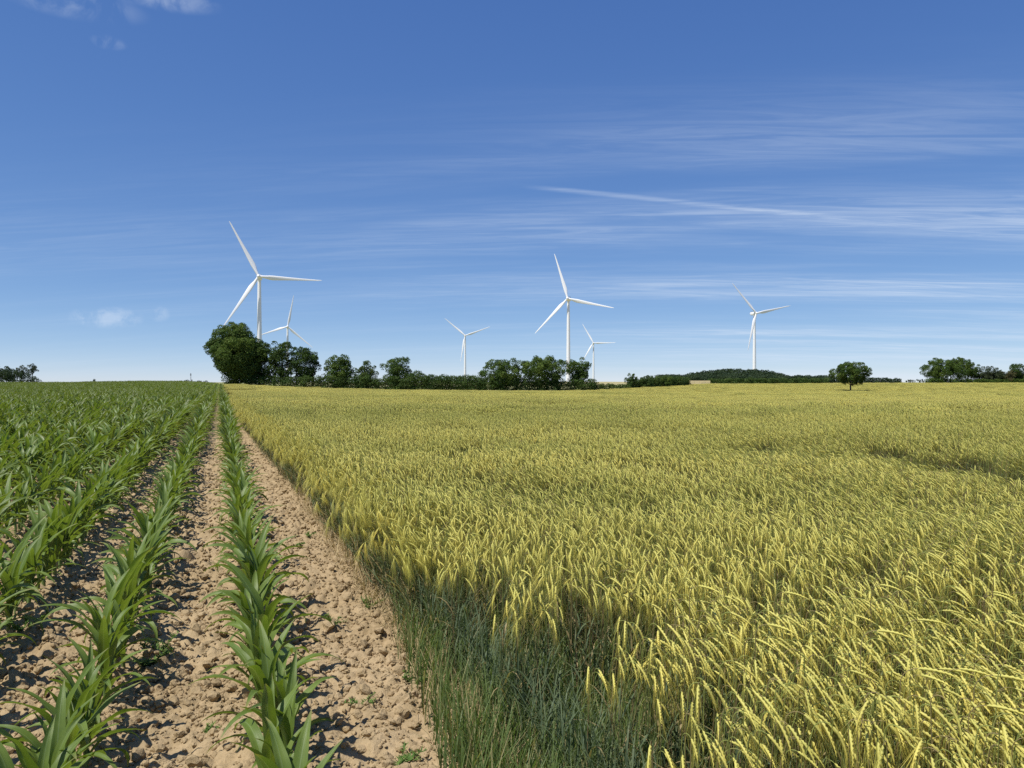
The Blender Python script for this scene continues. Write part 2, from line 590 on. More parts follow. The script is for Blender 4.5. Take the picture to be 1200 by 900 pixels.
leafy('barley_ear', ear_col, rough=0.6, spec=0.25, trans=0.22, trans_tint=(1.1, 1.05, 0.7))
leafy('barley_awn', awn_col, rough=0.5, spec=0.3, trans=0.45, trans_tint=(1.1, 1.05, 0.6))
leafy('barley_stem', stem_col, rough=0.55, spec=0.25, trans=0.12)
leafy('barley_leaf', bleaf_col, rough=0.55, spec=0.25, trans=0.35)


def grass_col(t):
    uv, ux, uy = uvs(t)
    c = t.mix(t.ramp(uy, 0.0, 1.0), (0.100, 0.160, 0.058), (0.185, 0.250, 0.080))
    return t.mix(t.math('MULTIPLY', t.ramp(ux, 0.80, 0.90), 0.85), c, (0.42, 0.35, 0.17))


leafy('grass', grass_col, rough=0.5, spec=0.3, trans=0.45)


def straw_col(t):
    uv, ux, uy = uvs(t)
    return t.mix(ux, (0.50, 0.40, 0.22), (0.33, 0.24, 0.125))


leafy('dry_straw', straw_col, rough=0.7, spec=0.2, trans=0.15)


def foliage(name, dark, light, trans=0.22, var=0.5):
    def fn(t):
        uv, ux, uy = uvs(t)
        geo = t.n('ShaderNodeNewGeometry')
        c = t.mix(t.ramp(ux, 0.1, 0.9), dark, light)
        isl = geo.outputs['Random Per Island']
        hv = t.n('ShaderNodeHueSaturation', ins={'Hue': t.math('ADD', 0.49, t.math('MULTIPLY', isl, 0.02)), 'Value': t.math('ADD', 1.0 - var * 0.5, t.math('MULTIPLY', isl, var)), 'Color': c})
        return hv.outputs[0]
    return leafy(name, fn, rough=0.6, spec=0.12, trans=trans)


foliage('foliage_oak', (0.052, 0.094, 0.019), (0.112, 0.160, 0.030))
foliage('foliage_deep', (0.042, 0.078, 0.018), (0.084, 0.128, 0.028))
foliage('foliage_bright', (0.052, 0.090, 0.018), (0.100, 0.135, 0.030))
foliage('foliage_grey', (0.048, 0.068, 0.030), (0.085, 0.100, 0.050))
foliage('foliage_rust', (0.072, 0.070, 0.030), (0.105, 0.095, 0.042))
foliage('foliage_far', (0.030, 0.052, 0.026), (0.052, 0.078, 0.034))
foliage('weed_leaf', (0.085, 0.150, 0.035), (0.140, 0.210, 0.050))

m, t = new_mat('bark')
tc2 = t.n('ShaderNodeTexCoord')
nz = t.noise(tc2.outputs['Object'], 6, 5, 0.65)
c = t.mix(nz, (0.055, 0.045, 0.034), (0.125, 0.105, 0.085))
bb = t.n('ShaderNodeBump', ins={'Strength': 0.6, 'Distance': 0.05, 'Height': nz})
pr = t.n('ShaderNodeBsdfPrincipled', ins={'Base Color': c, 'Roughness': 0.9, 'Specular IOR Level': 0.15, 'Normal': bb.outputs[0]})
finish(t, pr.outputs[0])

m, t = new_mat('turbine_white')
tc2 = t.n('ShaderNodeTexCoord')
sc_ = t.n('ShaderNodeMapping', ins={'Vector': tc2.outputs['Object'], 'Scale': (1.0, 1.0, 0.05)})
nz = t.noise(sc_.outputs[0], 1.2, 4, 0.6)
c = t.mix(t.math('MULTIPLY', nz, 0.25), (0.88, 0.88, 0.87), (0.78, 0.78, 0.77))
pr = t.n('ShaderNodeBsdfPrincipled', ins={'Base Color': c, 'Roughness': 0.42, 'Specular IOR Level': 0.4})
finish(t, pr.outputs[0])

m, t = new_mat('turbine_grey')
pr = t.n('ShaderNodeBsdfPrincipled', ins={'Base Color': (0.30, 0.31, 0.32, 1), 'Roughness': 0.5})
finish(t, pr.outputs[0])

m, t = new_mat('mast_steel')
tc2 = t.n('ShaderNodeTexCoord')
c = t.mix(t.noise(tc2.outputs['Object'], 0.4, 3), (0.13, 0.13, 0.14), (0.22, 0.22, 0.23))
pr = t.n('ShaderNodeBsdfPrincipled', ins={'Base Color': c, 'Roughness': 0.55, 'Metallic': 0.4})
finish(t, pr.outputs[0])

m, t = new_mat('straw_bale')
tc2 = t.n('ShaderNodeTexCoord')
mp = t.n('ShaderNodeMapping', ins={'Vector': tc2.outputs['Object'], 'Scale': (3.0, 20.0, 20.0)})
c = t.mix(t.noise(mp.outputs[0], 1.0, 5, 0.7), (0.80, 0.66, 0.38), (0.62, 0.49, 0.27))
pr = t.n('ShaderNodeBsdfPrincipled', ins={'Base Color': c, 'Roughness': 0.9, 'Specular IOR Level': 0.1})
finish(t, pr.outputs[0])

# ------------------------------------------------------------------ ground: one sheet from the camera's feet to the horizon
def axis(fine_lo, fine_hi, step, grow, lo, hi):
    a = list(np.arange(fine_lo, fine_hi + 1e-6, step))
    s = step; x = a[-1]
    while x < hi:
        s *= grow; x += s; a.append(min(x, hi))
    s = step; x = a[0]; b = []
    while x > lo:
        s *= grow; x -= s; b.append(max(x, lo))
    return np.array(b[::-1] + a)


xs = axis(-2.7, 1.55, 0.0135, 1.07, -6000, 6000)
ya = [1.6]
while ya[-1] < 30:
    ya.append(ya[-1] + max(0.014, ya[-1] * 0.0052))
s = ya[-1] - ya[-2]
while ya[-1] < 9000:
    s *= 1.045; ya.append(ya[-1] + s)
yb = []; y = 1.6; s = 0.03
while y > -700:
    s *= 1.18; y -= s; yb.append(y)
ys = np.array(yb[::-1] + ya)
GX, GY = np.meshgrid(xs, ys)
GZ = height(GX, GY)
near = (np.hypot(GX, GY) < 36)
GZ[near] += soil_relief(GX[near], GY[near])
nx, ny = len(xs), len(ys)
gi = np.arange(ny - 1)[:, None] * nx; gj = np.arange(nx - 1)[None, :]
GF = np.stack([gi + gj, gi + gj + 1, gi + nx + gj + 1, gi + nx + gj], -1).reshape(-1, 4)
fcx = (GX[:-1, :-1] + GX[1:, 1:]) / 2; fcy = (GY[:-1, :-1] + GY[1:, 1:]) / 2
fu, fz, fX = to_uz(fcx, fcy)
lim = np.interp(fu, BU, BZ)
in_maize = (fcx < EDGE) & (fz < MAIZE_END + 1)
in_bar = (fcx >= EDGE) & (fz < lim)
gm = np.where(in_maize | in_bar | (fz < 20), 0, 1)
gm = np.where((gm == 1) & (fu > 640) & (fu < 850) & (fz > 420) & (fz < 1200), 2, gm)
mb = MB()
mb.add(np.stack([GX, GY, GZ], -1).reshape(-1, 3), GF)
mb.m = [gm.ravel()]
ground = mb.obj('ground', [MATS['soil'], MATS['far_cereal'], MATS['stubble']], smooth=True)
tag(ground, 'bare crumbly tan soil between the crops, running on to the horizon', 'ground', kind='structure')

# ------------------------------------------------------------------ scattering with geometry nodes (only for what nobody could count)
def scatter(name, pts, rot, scl, idx, tint, meshes, kind='stuff'):
    src = bpy.data.collections.new(name + '_sources')
    for k, me in enumerate(meshes):
        src.objects.link(bpy.data.objects.new('%s_source_%03d' % (name, k), me))
    me = bpy.data.meshes.new(name)
    n = len(pts)
    me.vertices.add(n)
    me.vertices.foreach_set('co', np.asarray(pts, np.float32).ravel())
    for an, ty, key, arr in (('rot', 'FLOAT_VECTOR', 'vector', rot), ('scl', 'FLOAT_VECTOR', 'vector', scl), ('idx', 'INT', 'value', idx), ('tint', 'FLOAT', 'value', tint)):
        a = me.attributes.new(an, ty, 'POINT')
        a.data.foreach_set(key, np.asarray(arr, np.int32 if ty == 'INT' else np.float32).ravel())
    o = bpy.data.objects.new(name, me)
    link(o)
    g = bpy.data.node_groups.new(name + '_nodes', 'GeometryNodeTree')
    g.interface.new_socket('Geometry', in_out='INPUT', socket_type='NodeSocketGeometry')
    g.interface.new_socket('Geometry', in_out='OUTPUT', socket_type='NodeSocketGeometry')
    t = NT(g)
    gin = t.n('NodeGroupInput'); gout = t.n('NodeGroupOutput')
    ci = t.n('GeometryNodeCollectionInfo', ins={'Collection': src, 'Separate Children': True, 'Reset Children': True})
    def attr(nm, ty):
        a = t.n('GeometryNodeInputNamedAttribute', data_type=ty)
        a.inputs['Name'].default_value = nm
        return a.outputs['Attribute']
    e2r = t.n('FunctionNodeEulerToRotation')
    t.link(attr('rot', 'FLOAT_VECTOR'), e2r.inputs[0])
    iop = t.n('GeometryNodeInstanceOnPoints')
    t.link(gin.outputs[0], iop.inputs['Points'])
    t.link(ci.outputs[0], iop.inputs['Instance'])
    iop.inputs['Pick Instance'].default_value = True
    t.link(attr('idx', 'INT'), iop.inputs['Instance Index'])
    t.link(e2r.outputs[0], iop.inputs['Rotation'])
    t.link(attr('scl', 'FLOAT_VECTOR'), iop.inputs['Scale'])
    t.link(iop.outputs[0], gout.inputs[0])
    md = o.modifiers.new('scatter', 'NODES')
    md.node_group = g
    o['kind'] = kind
    return o


def in_view(x, y, margin_px=70, side=2.2, zmin=0.2):
    """in the picture, with room for a step to the side"""
    u, Z, X = to_uz(x, y)
    lim = (600 + margin_px) / FPX * np.maximum(Z, 0) + side
    return (Z > zmin) & (np.abs(X) < lim)


# ------------------------------------------------------------------ clods of earth
def clod_mesh(k, sub):
    import bmesh
    bm = bmesh.new()
    bmesh.ops.create_icosphere(bm, subdivisions=sub, radius=1.0)
    r = rng_of(900 + k)
    ax = r.normal(size=(7, 3)); ax /= np.linalg.norm(ax, axis=1)[:, None]
    dd = r.uniform(0.55, 0.9, 7)
    sc = np.array([r.uniform(0.8, 1.25), r.uniform(0.75, 1.1), r.uniform(0.55, 0.85)])
    for v in bm.verts:
        p = np.array(v.co)
        for a, d in zip(ax, dd):           # planes shear flat facets off
            over = p @ a - d
            if over > 0:
                p = p - a * over * 0.85
        p = p * (1 + r.uniform(-0.24, 0.16)) * sc
        v.co = p
    me = bpy.data.meshes.new('clod')
    bm.to_mesh(me); bm.free()
    me.polygons.foreach_set('use_smooth', np.zeros(len(me.polygons), bool))
    me.materials.append(MATS['soil'])
    return me


clod_meshes = [clod_mesh(k, 2) for k in range(9)]
rg = rng_of(77)
N = 240000
cx = rg.uniform(-9, EDGE + 0.25, N); cy = 1.4 + 20 * rg.random(N) ** 1.9
keep = in_view(cx, cy, 60, 1.0) & (rg.random(N) < 0.35 + 0.9 * vnoise(cx, cy, 0.5, 21) - 0.25 * (cx < -3))
cx, cy = cx[keep], cy[keep]
cr = 0.0045 + 0.0068 * rg.exponential(1.0, len(cx)).clip(0, 5.5)
# fewer and larger ones far away, where the fine ones are lost
dd_ = np.hypot(cx, cy)
ok = (cr / dd_ > 0.0012)
cx, cy, cr, dd_ = cx[ok], cy[ok], cr[ok], dd_[ok]
cz = height(cx, cy) + soil_relief(cx, cy) + cr * 0.25
crot = np.stack([rg.uniform(-0.6, 0.6, len(cx)), rg.uniform(-0.6, 0.6, len(cx)), rg.uniform(0, 6.28, len(cx))], -1)
u_, Z_, X_ = to_uz(cx, cy)
v_ = V0 + FPX * (EYE - cz) / Z_
vis = (u_ > 5) & (u_ < 1195) & (v_ < 895) & (cx < EDGE - 0.12)
for k_ in range(0, 14):                        # not under the maize leaves, where it would be hidden
    vis &= np.abs(cx - (ROW0 - ROWSP * k_)) > 0.17
vis &= cx > -1.9
order = np.argsort(np.where(vis, -cr / Z_, 1.0))
pick = order[:300]
for j in pick:
    o = bpy.data.objects.new('clod', clod_meshes[int(rg.integers(9))])
    o.location = (cx[j], cy[j], cz[j]); o.rotation_euler = crot[j]; o.scale = (cr[j] * 1.1,) * 3
    link(o, ground)
rest = order[300:]
small = scatter('crumbs', np.stack([cx, cy, cz], -1)[rest], crot[rest], np.repeat(cr[rest][:, None], 3, 1), rg.integers(0, 9, len(rest)), np.zeros(len(rest)), clod_meshes)
small.parent = ground

# ------------------------------------------------------------------ maize
def maize_leaf(rng, L, W, el0, droop, twist, lod):
    n = (13, 8, 5)[lod]; cols = (5, 3, 3)[lod]
    s = np.linspace(0, 1, n)
    el = el0 - droop * s ** 1.5
    dx = np.cos(el); dz = np.sin(el)
    step = L / (n - 1)
    x = np.concatenate([[0], np.cumsum((dx[:-1] + dx[1:]) / 2 * step)])
    z = np.concatenate([[0], np.cumsum((dz[:-1] + dz[1:]) / 2 * step)])
    ybend = rng.uniform(-0.12, 0.12) * L * s ** 2
    path = np.stack([x, ybend, z], -1)
    wid = W * np.clip(np.minimum(0.42 + 1.9 * s, 1.0), 0, 1) * np.clip((1 - s ** 2.6), 0.02, 1) ** 0.8
    tw = twist * s ** 1.3
    T = np.stack([np.cos(el), np.zeros(n), np.sin(el)], -1)
    up0 = np.stack([-np.sin(el), np.zeros(n), np.cos(el)], -1)
    side0 = np.tile(np.array([0.0, 1.0, 0.0]), (n, 1))
    side = side0 * np.cos(tw)[:, None] + up0 * np.sin(tw)[:, None]
    up = up0 * np.cos(tw)[:, None] - side0 * np.sin(tw)[:, None]
    return ribbon(path, side, wid, up, fold=0.42, cols=cols, wave=0.10 if lod == 0 else 0.07, rng=rng)


def maize_parts(seed, lod):
    """stalk and leaves of one young plant, built upright at the origin"""
    rng = rng_of(3000 + seed)
    H = rng.uniform(0.24, 0.31)
    st = MB()
    lean = rng.uniform(-0.03, 0.03, 2)
    hs = np.linspace(-0.04, H, 5)
    path = np.stack([lean[0] * hs / H, lean[1] * hs / H, hs], -1)
    V, F = tube(path, np.linspace(0.0145, 0.008, 5), (8, 5, 4)[lod])
    st.add(V, F, 0, np.stack([np.zeros(len(V)), np.repeat(np.linspace(0, 1, 5), (8, 5, 4)[lod])], -1))
    nl = int(rng.integers(6, 9))
    az0 = rng.uniform(0, 6.28)
    leaves = []
    for i in range(nl):
        f = i / (nl - 1)
        h = H * (0.10 + 0.86 * f)
        L = (0.22 + 0.235 * math.sin(math.pi * (0.18 + 0.62 * f))) * rng.uniform(0.88, 1.12)
        W = 0.026 + 0.033 * math.sin(math.pi * (0.12 + 0.66 * f)) * rng.uniform(0.85, 1.2)
        if i == nl - 1:
            L *= 0.72; W *= 0.65
        el0 = math.radians(63 + 23 * f + rng.uniform(-9, 8))
        droop = math.radians((118 - 74 * f ** 1.4) * rng.uniform(0.45, 1.45))
        V, F, uv = maize_leaf(rng, L, W, el0, droop, rng.uniform(-0.9, 0.9), lod)
        az = az0 + math.pi * i + rng.uniform(-0.5, 0.5)
        c, s = math.cos(az), math.sin(az)
        R = np.array([[c, -s, 0], [s, c, 0], [0, 0, 1]])
        mbl = MB()
        mbl.add(V @ R.T + np.array([lean[0] * h / H, lean[1] * h / H, h]), F, 0, uv)
        leaves.append(mbl)
    return st, leaves


ORD = ['nearest', 'second', 'third', 'fourth', 'fifth', 'sixth', 'seventh', 'eighth', 'ninth', 'tenth', 'eleventh', 'twelfth', 'thirteenth', 'fourteenth',
       'fifteenth', 'sixteenth', 'seventeenth', 'eighteenth', 'nineteenth']
TENS = {2: 'twent', 3: 'thirt', 4: 'fort', 5: 'fift', 6: 'sixt', 7: 'sevent', 8: 'eight', 9: 'ninet'}


def ordinal(n):
    if n < 20:
        return ORD[n - 1]
    if n >= 100:
        return 'hundred and ' + (ordinal(n - 100) if n > 101 else 'first') if n > 100 else 'hundredth'
    q, r = divmod(n, 10)
    return TENS[q] + 'ieth' if r == 0 else TENS[q] + 'y-' + (ORD[r - 1] if r > 1 else 'first')


rg = rng_of(5)
mx_, my_, mk_ = [], [], []
k = 0
while True:
    x = ROW0 - ROWSP * k
    if x < -150:
        break
    y = np.arange(1.0, 230, 0.135)
    y = y + rg.uniform(-0.035, 0.035, len(y))
    y = y[rg.random(len(y)) > 0.03]
    xx = x + rg.normal(0, 0.018, len(y))
    mx_.append(xx); my_.append(y); mk_.append(np.full(len(y), k))
    k += 1
mx_, my_, mk_ = map(np.concatenate, (mx_, my_, mk_))
mu, mz, mX = to_uz(mx_, my_)
sel = in_view(mx_, my_, 60, 1.6, 0.6) & (mz < MAIZE_END)
mx_, my_, mk_, mu, mz = mx_[sel], my_[sel], mk_[sel], mu[sel], mz[sel]
mg = height(mx_, my_)
vbase = V0 + FPX * (EYE - mg) / mz
vtop = V0 + FPX * (EYE - mg - 0.6) / mz
msc = rg.uniform(0.80, 1.20, len(mx_)) * (0.92 + 0.2 * vnoise(mx_, my_, 2.5, 31))
msc = msc * (1 + 0.30 * np.clip((my_ - 9) / 22, 0, 1))
msc = msc * np.where(mk_ >= 2, 1.02, 0.90)      # taller away from the headland strip
mrz = rg.uniform(0, 6.28, len(mx_))
seen = (mu > -5) & (mu < 1200) & (vtop < 885)
# those deep inside the canopy are hidden by the rows in front
rank = np.where(seen, mz, 1e9)
mi = np.argsort(rank)[:300]
NV = 10
proto = []
for k in range(NV):
    st, lv = maize_parts(k, 0)
    proto.append((st.mesh('stalk', MATS['maize_stalk']), [l.mesh('leaf', MATS['maize_leaf']) for l in lv]))
ROWNAME = ['first', 'second', 'third', 'fourth', 'fifth', 'sixth', 'seventh', 'eighth', 'ninth', 'tenth', 'eleventh', 'twelfth', 'thirteenth', 'fourteenth', 'fifteenth', 'sixteenth']
cnt = {}
for j in sorted(mi, key=lambda q: mz[q]):
    kk = int(mk_[j])
    cnt[kk] = cnt.get(kk, 0) + 1
    e = empty('maize_plant', (mx_[j], my_[j], mg[j]), mrz[j])
    e.scale = (msc[j],) * 3
    tag(e, 'young green maize plant, %s from the camera in the %s row from the barley' % (ordinal(cnt[kk]), ROWNAME[kk] if kk < 16 else 'outermost'), 'maize plant', 'young maize plants standing in rows')
    st, lv = proto[int(rg.integers(NV))]
    link(bpy.data.objects.new('stalk', st), e)
    for l in lv:
        link(bpy.data.objects.new('leaf', l), e)
restm = np.ones(len(mx_), bool); restm[mi] = False
far_protos = []
for lod in (0, 1, 2):
    for k in range(8):
        st, lv = maize_parts(40 + k + lod * 20, lod)
        a = MB(); a.add_mb(st)
        a.m = [np.full(len(f), 1) for f in a.f]
        for l in lv:
            a.add_mb(l)
        far_protos.append(a.mesh('maize', [MATS['maize_leaf'], MATS['maize_stalk']]))
lodi = np.where(mz < 14, 0, np.where(mz < 45, 1, 2))
mlean = np.stack([rg.normal(0, 0.06, len(mx_)), rg.normal(0, 0.06, len(mx_)), mrz], -1)
maize = scatter('maize_field', np.stack([mx_, my_, mg], -1)[restm], mlean[restm], np.repeat(msc[:, None], 3, 1)[restm],
                (lodi * 8 + rg.integers(0, 8, len(mx_)))[restm], np.zeros(restm.sum()), far_protos)
tag(maize, 'dense green maize rows filling the left field up to the skyline', 'maize')

# ------------------------------------------------------------------ barley
def barley_stalk(rng, lod, az=0.0, fat=1.0, awn_mul=1):
    """one stalk leaning and nodding towards +X (turned by az)"""
    out = {'stem': MB(), 'ear': MB(), 'awns': MB(), 'leaf': MB()}
    Hs = rng.normal(0.685, 0.05)
    lean = rng.normal(0.07, 0.06)
    end = math.radians(np.clip(rng.normal(159, 17), 60, 179))
    earL = rng.uniform(0.068, 0.098); neck = rng.uniform(0.035, 0.065)
    ns = (6, 3, 2, 2)[lod]; ne = (17, 4, 3, 2)[lod]
    s1 = np.linspace(0, Hs, ns)
    th1 = lean * (0.4 + 0.9 * s1 / Hs)
    nn = (5, 3, 2, 2)[lod]
    s2 = np.concatenate([np.linspace(0, neck, nn + 1)[1:], neck + np.linspace(0, earL, ne + 1)[1:]])
    q = np.clip(s2 / neck, 0, 1)
    th2 = th1[-1] + (end - th1[-1]) * (q * 0.74 + 0.26 * np.clip((s2 - neck) / earL, 0, 1))
    S = np.concatenate([s1, Hs + s2]); TH_ = np.concatenate([th1, th2])
    dS = np.diff(S); tm = (TH_[1:] + TH_[:-1]) / 2
    px = np.concatenate([[0], np.cumsum(np.sin(tm) * dS)]); pz = np.concatenate([[0], np.cumsum(np.cos(tm) * dS)])
    py = rng.normal(0, 0.02) * (S / Hs) ** 2
    P = np.stack([px, py, pz], -1)
    r0 = rng.random()
    ca_, sa_ = math.cos(az), math.sin(az)
    R = np.array([[ca_, -sa_, 0], [sa_, ca_, 0], [0, 0, 1]])
    ie = len(S) - ne - 1                       # the ear starts here
    ie = max(ie, ns)
    sp = P[:ie + 1]
    V, F = tube(sp, np.linspace(0.0019, 0.0011, len(sp)) * fat, 3)
    out['stem'].add(V @ R.T, F, 0, np.stack([np.full(len(V), r0), np.repeat(S[:ie + 1] / (Hs + 0.05), 3)], -1))
    ep = P[ie:]
    m_ = len(ep)
    sides = (5, 4, 3, 3)[lod]
    prof = np.interp(np.linspace(0, 1, m_), [0, 0.12, 0.6, 1.0], [0.35, 1.0, 0.85, 0.18])
    bead = 1 + (0.30 * ((np.arange(m_) % 2) * 2 - 1) if lod == 0 else 0)
    if lod == 0:                               # two rows of grains, left and right in turn
        ep = ep + np.array([0, 1, 0]) * (((np.arange(m_) // 1) % 2) * 2 - 1)[:, None] * 0.0011
    V, F = tube(ep, 0.0040 * prof * bead * fat * (1.0, 1.15, 1.4, 1.5)[lod], sides)
    out['ear'].add(V @ R.T, F, 1, np.stack([np.full(len(V), r0), np.repeat(np.linspace(0, 1, m_), sides)], -1))
    T = np.gradient(ep, axis=0); T /= np.linalg.norm(T, axis=1)[:, None]
    na = (14, 5, 3, 2)[lod] * awn_mul
    for i in range(na):
        f = (i + 0.5) / na
        b = ep[0] + 0
        idx_ = f * (m_ - 1); i0 = int(idx_); i1 = min(i0 + 1, m_ - 1)
        b = ep[i0] + (ep[i1] - ep[i0]) * (idx_ - i0)
        tv = T[min(int(idx_ + 1), m_ - 1)]
        rnd_ = rng.normal(size=3); rnd_ -= tv * (rnd_ @ tv); rnd_ /= np.linalg.norm(rnd_) + 1e-9
        dv = tv + rnd_ * rng.uniform(0.10, 0.26)
        tipv = b + dv * rng.uniform(0.09, 0.145)
        wv = np.cross(dv, (0.2, 0.4, 0.9)); wv /= np.linalg.norm(wv) + 1e-9
        wd = (0.0005, 0.0009, 0.0022, 0.0036)[lod] * fat
        b = b + rnd_ * 0.003
        V = np.stack([b - wv * wd, b + wv * wd, tipv])
        out['awns'].add(V @ R.T, [[0, 1, 2]], 2, [(r0, 0), (r0, 0), (r0, 1)])
    nlf = (2, 2, 1, 0)[lod]
    for i in range(nlf):
        h = rng.uniform(0.15, 0.58) * Hs
        n = (6, 4, 3, 3)[lod]
        L = rng.uniform(0.12, 0.24)
        ss = np.linspace(0, 1, n)
        el = math.radians(rng.uniform(55, 80)) - math.radians(rng.uniform(30, 130)) * ss ** 1.4
        stp = L / (n - 1)
        lx = np.concatenate([[0], np.cumsum(np.cos(el[:-1]) * stp)]); lz = np.concatenate([[0], np.cumsum(np.sin(el[:-1]) * stp)])
        a2 = rng.uniform(0, 6.28)
        pth = np.stack([lx * math.cos(a2), lx * math.sin(a2), lz + h], -1)
        pth[:, 0] += np.interp(h, pz, px)
        sd = np.tile(np.array([-math.sin(a2), math.cos(a2), 0.0]), (n, 1))
        V, F, uv = ribbon(pth, sd, 0.009 * fat * (1 - ss ** 2) + 0.0006)
        rl = rng.random()
        uv = np.stack([np.full(len(V), rl), uv[:, 1]], -1)
        out['leaf'].add(V @ R.T, F, 3, uv)
    return out


BMATS = [MATS['barley_stem'], MATS['barley_ear'], MATS['barley_awn'], MATS['barley_leaf']]


def barley_patch(seed, lod, size, per_m2, fat=1.0, awn_mul=1):
    rng = rng_of(7000 + seed)
    n = int(size * size * per_m2)
    mbp = MB()
    base = [barley_stalk(rng, lod, rng.normal(0, 0.45), fat, awn_mul) for _ in range(min(n, (999, 60, 40, 30)[lod]))]
    g = int(math.ceil(math.sqrt(n)))
    for q in range(n):
        px = ((q % g) + rng.random()) / g - 0.5; py = ((q // g) + rng.random()) / g - 0.5
        b = base[q % len(base)]
        a = rng.normal(0, 0.35); c, s = math.cos(a), math.sin(a)
        z = rng.uniform(0.90, 1.08)
        R = np.array([[c, -s, 0], [s, c, 0], [0, 0, z]])
        for key in ('stem', 'ear', 'awns', 'leaf'):
            if b[key].nv:
                mbp.add_mb(b[key], R, np.array([px * size, py * size, 0.0]))
    return mbp.mesh('barley', BMATS)


LOD = [  # size, stalks per m2, fatness, count of variants, depth to
    (0.30, 520, 1.0, 7, 5.5),
    (0.60, 480, 1.1, 6, 22.0),
    (1.40, 400, 1.65, 5, 75.0),
    (4.00, 165, 3.2, 5, 460.0)]
bar_meshes, b_first = [], []
for l, (sz, den_, fat, nvar, _) in enumerate(LOD):
    b_first.append(len(bar_meshes))
    for k in range(nvar):
        bar_meshes.append(barley_patch(l * 50 + k, l, sz, den_, fat))

FRINGE = len(bar_meshes)
for k in range(5):
    bar_meshes.append(barley_patch(300 + k, 1, 0.40, 420, 0.9, 5))

# trodden and lodged streaks in the crop: (u, depth) lines, width, height left
STREAK = [([(905, 11.6), (985, 11.0), (1065, 10.3), (1130, 8.6), (1215, 7.6), (1330, 6.9)], 0.55, 0.45, 0.8),
          ([(690, 15.5), (760, 15.0), (835, 14.2)], 0.30, 0.72, 0.6),
          ([(1040, 16.5), (1130, 14.5), (1260, 13.0)], 0.35, 0.65, 0.6),
          ([(640, 36), (820, 31), (960, 27), (1240, 22)], 0.55, 0.72, 0.6),
          ([(560, 60), (760, 56), (1000, 50), (1300, 44)], 0.8, 0.78, 0.7),
          ([(330, 75), (470, 82), (640, 100)], 1.2, 0.85, 0.6),
          ([(400, 120), (700, 105), (1300, 85)], 1.5, 0.80, 0.7),
          ([(600, 160), (1300, 140)], 2.5, 0.8, 0.6),
          ([(860, 230), (1300, 210)], 3.5, 0.8, 0.6)]


def crop_state(x, y):
    """relative height and greenness of the barley"""
    u, Z, X = to_uz(x, y)
    hgt = 0.90 + 0.20 * vnoise(x, y, 1.1, 41) + 0.14 * (vnoise(x, y, 5.0, 42) - 0.5) + 0.06 * (vnoise(x, y, 0.45, 43) - 0.5)
    A = RIGHT[0] * x + RIGHT[1] * y; B = FWD[0] * x + FWD[1] * y
    gr = 1.75 * (vnoise(A * 0.35, B, 2.2, 44) * 0.5 + vnoise(A * 0.25, B, 9.0, 45) * 0.7 + vnoise(x, y, 0.8, 46) * 0.25 + vnoise(A * 0.3, B, 30.0, 47) * 0.5 - 0.94)
    for pts, wd, left, grn in STREAK:
        for (u1, z1), (u2, z2) in zip(pts[:-1], pts[1:]):
            p1 = np.array(at(u1, z1)); p2 = np.array(at(u2, z2)); d = p2 - p1
            tt = np.clip(((x - p1[0]) * d[0] + (y - p1[1]) * d[1]) / (d @ d), 0, 1)
            dist = np.hypot(x - p1[0] - tt * d[0], y - p1[1] - tt * d[1])
            k_ = np.exp(-(dist / wd) ** 2)
            hgt = hgt * (1 - (1 - left) * k_); gr = gr + grn * k_
    return hgt, np.clip(gr, 0, 1)


rg = rng_of(6)
BP, BR, BS, BI, BT = [], [], [], [], []
AZ0 = math.atan2(RIGHT[1], RIGHT[0]) - 0.95    # the wind bends the ears to the right
zlo = 0.0
for l, (sz, den_, fat, nvar, zhi) in enumerate(LOD):
    st = sz * 0.97
    # strip along the edge keeps its line; the rest is a jittered grid
    xa = np.arange(EDGE + sz * 0.5, min(zhi * 1.6, 620), st)
    yb_ = np.arange(-zhi * 0.9, zhi * 1.25, st)
    X, Y = np.meshgrid(xa, yb_)
    X, Y = X.ravel(), Y.ravel()
    firstcol = X < EDGE + sz * 0.75
    u, Z, XX = to_uz(X, Y)
    jit = np.where(firstcol, 0.06 if l == 0 else 0.02 * sz, sz * 0.35)
    X = X + rg.uniform(-1, 1, len(X)) * jit; Y = Y + rg.uniform(-1, 1, len(Y)) * sz * 0.35
    u, Z, XX = to_uz(X, Y)
    lim = np.interp(u, BU, BZ)
    ok = (Z >= zlo - 0.15) & (Z < zhi) & (Z < lim - sz * 0.5) & in_view(X, Y, 60, 1.8, 0.55)
    if l == 0:                                  # thin stand at the grassy near corner
        ok &= (X > EDGE + 0.42 * np.clip((4.6 - Y) / 1.6, 0, 1)) | (rg.random(len(X)) < 0.25)
    X, Y = X[ok], Y[ok]
    hgt, gr = crop_state(X, Y)
    BP.append(np.stack([X, Y, height(X, Y) - 0.01], -1))
    n = len(X)
    BR.append(np.stack([rg.normal(0, 0.03, n), rg.normal(0.02, 0.04, n), AZ0 + rg.normal(0, 0.28, n) + (vnoise(X, Y, 2.0, 48) - 0.5) * 1.1], -1))
    BS.append(np.stack([np.ones(n), np.ones(n), hgt], -1))
    BI.append(b_first[l] + rg.integers(0, nvar, n))
    BT.append(gr)
    zlo = zhi
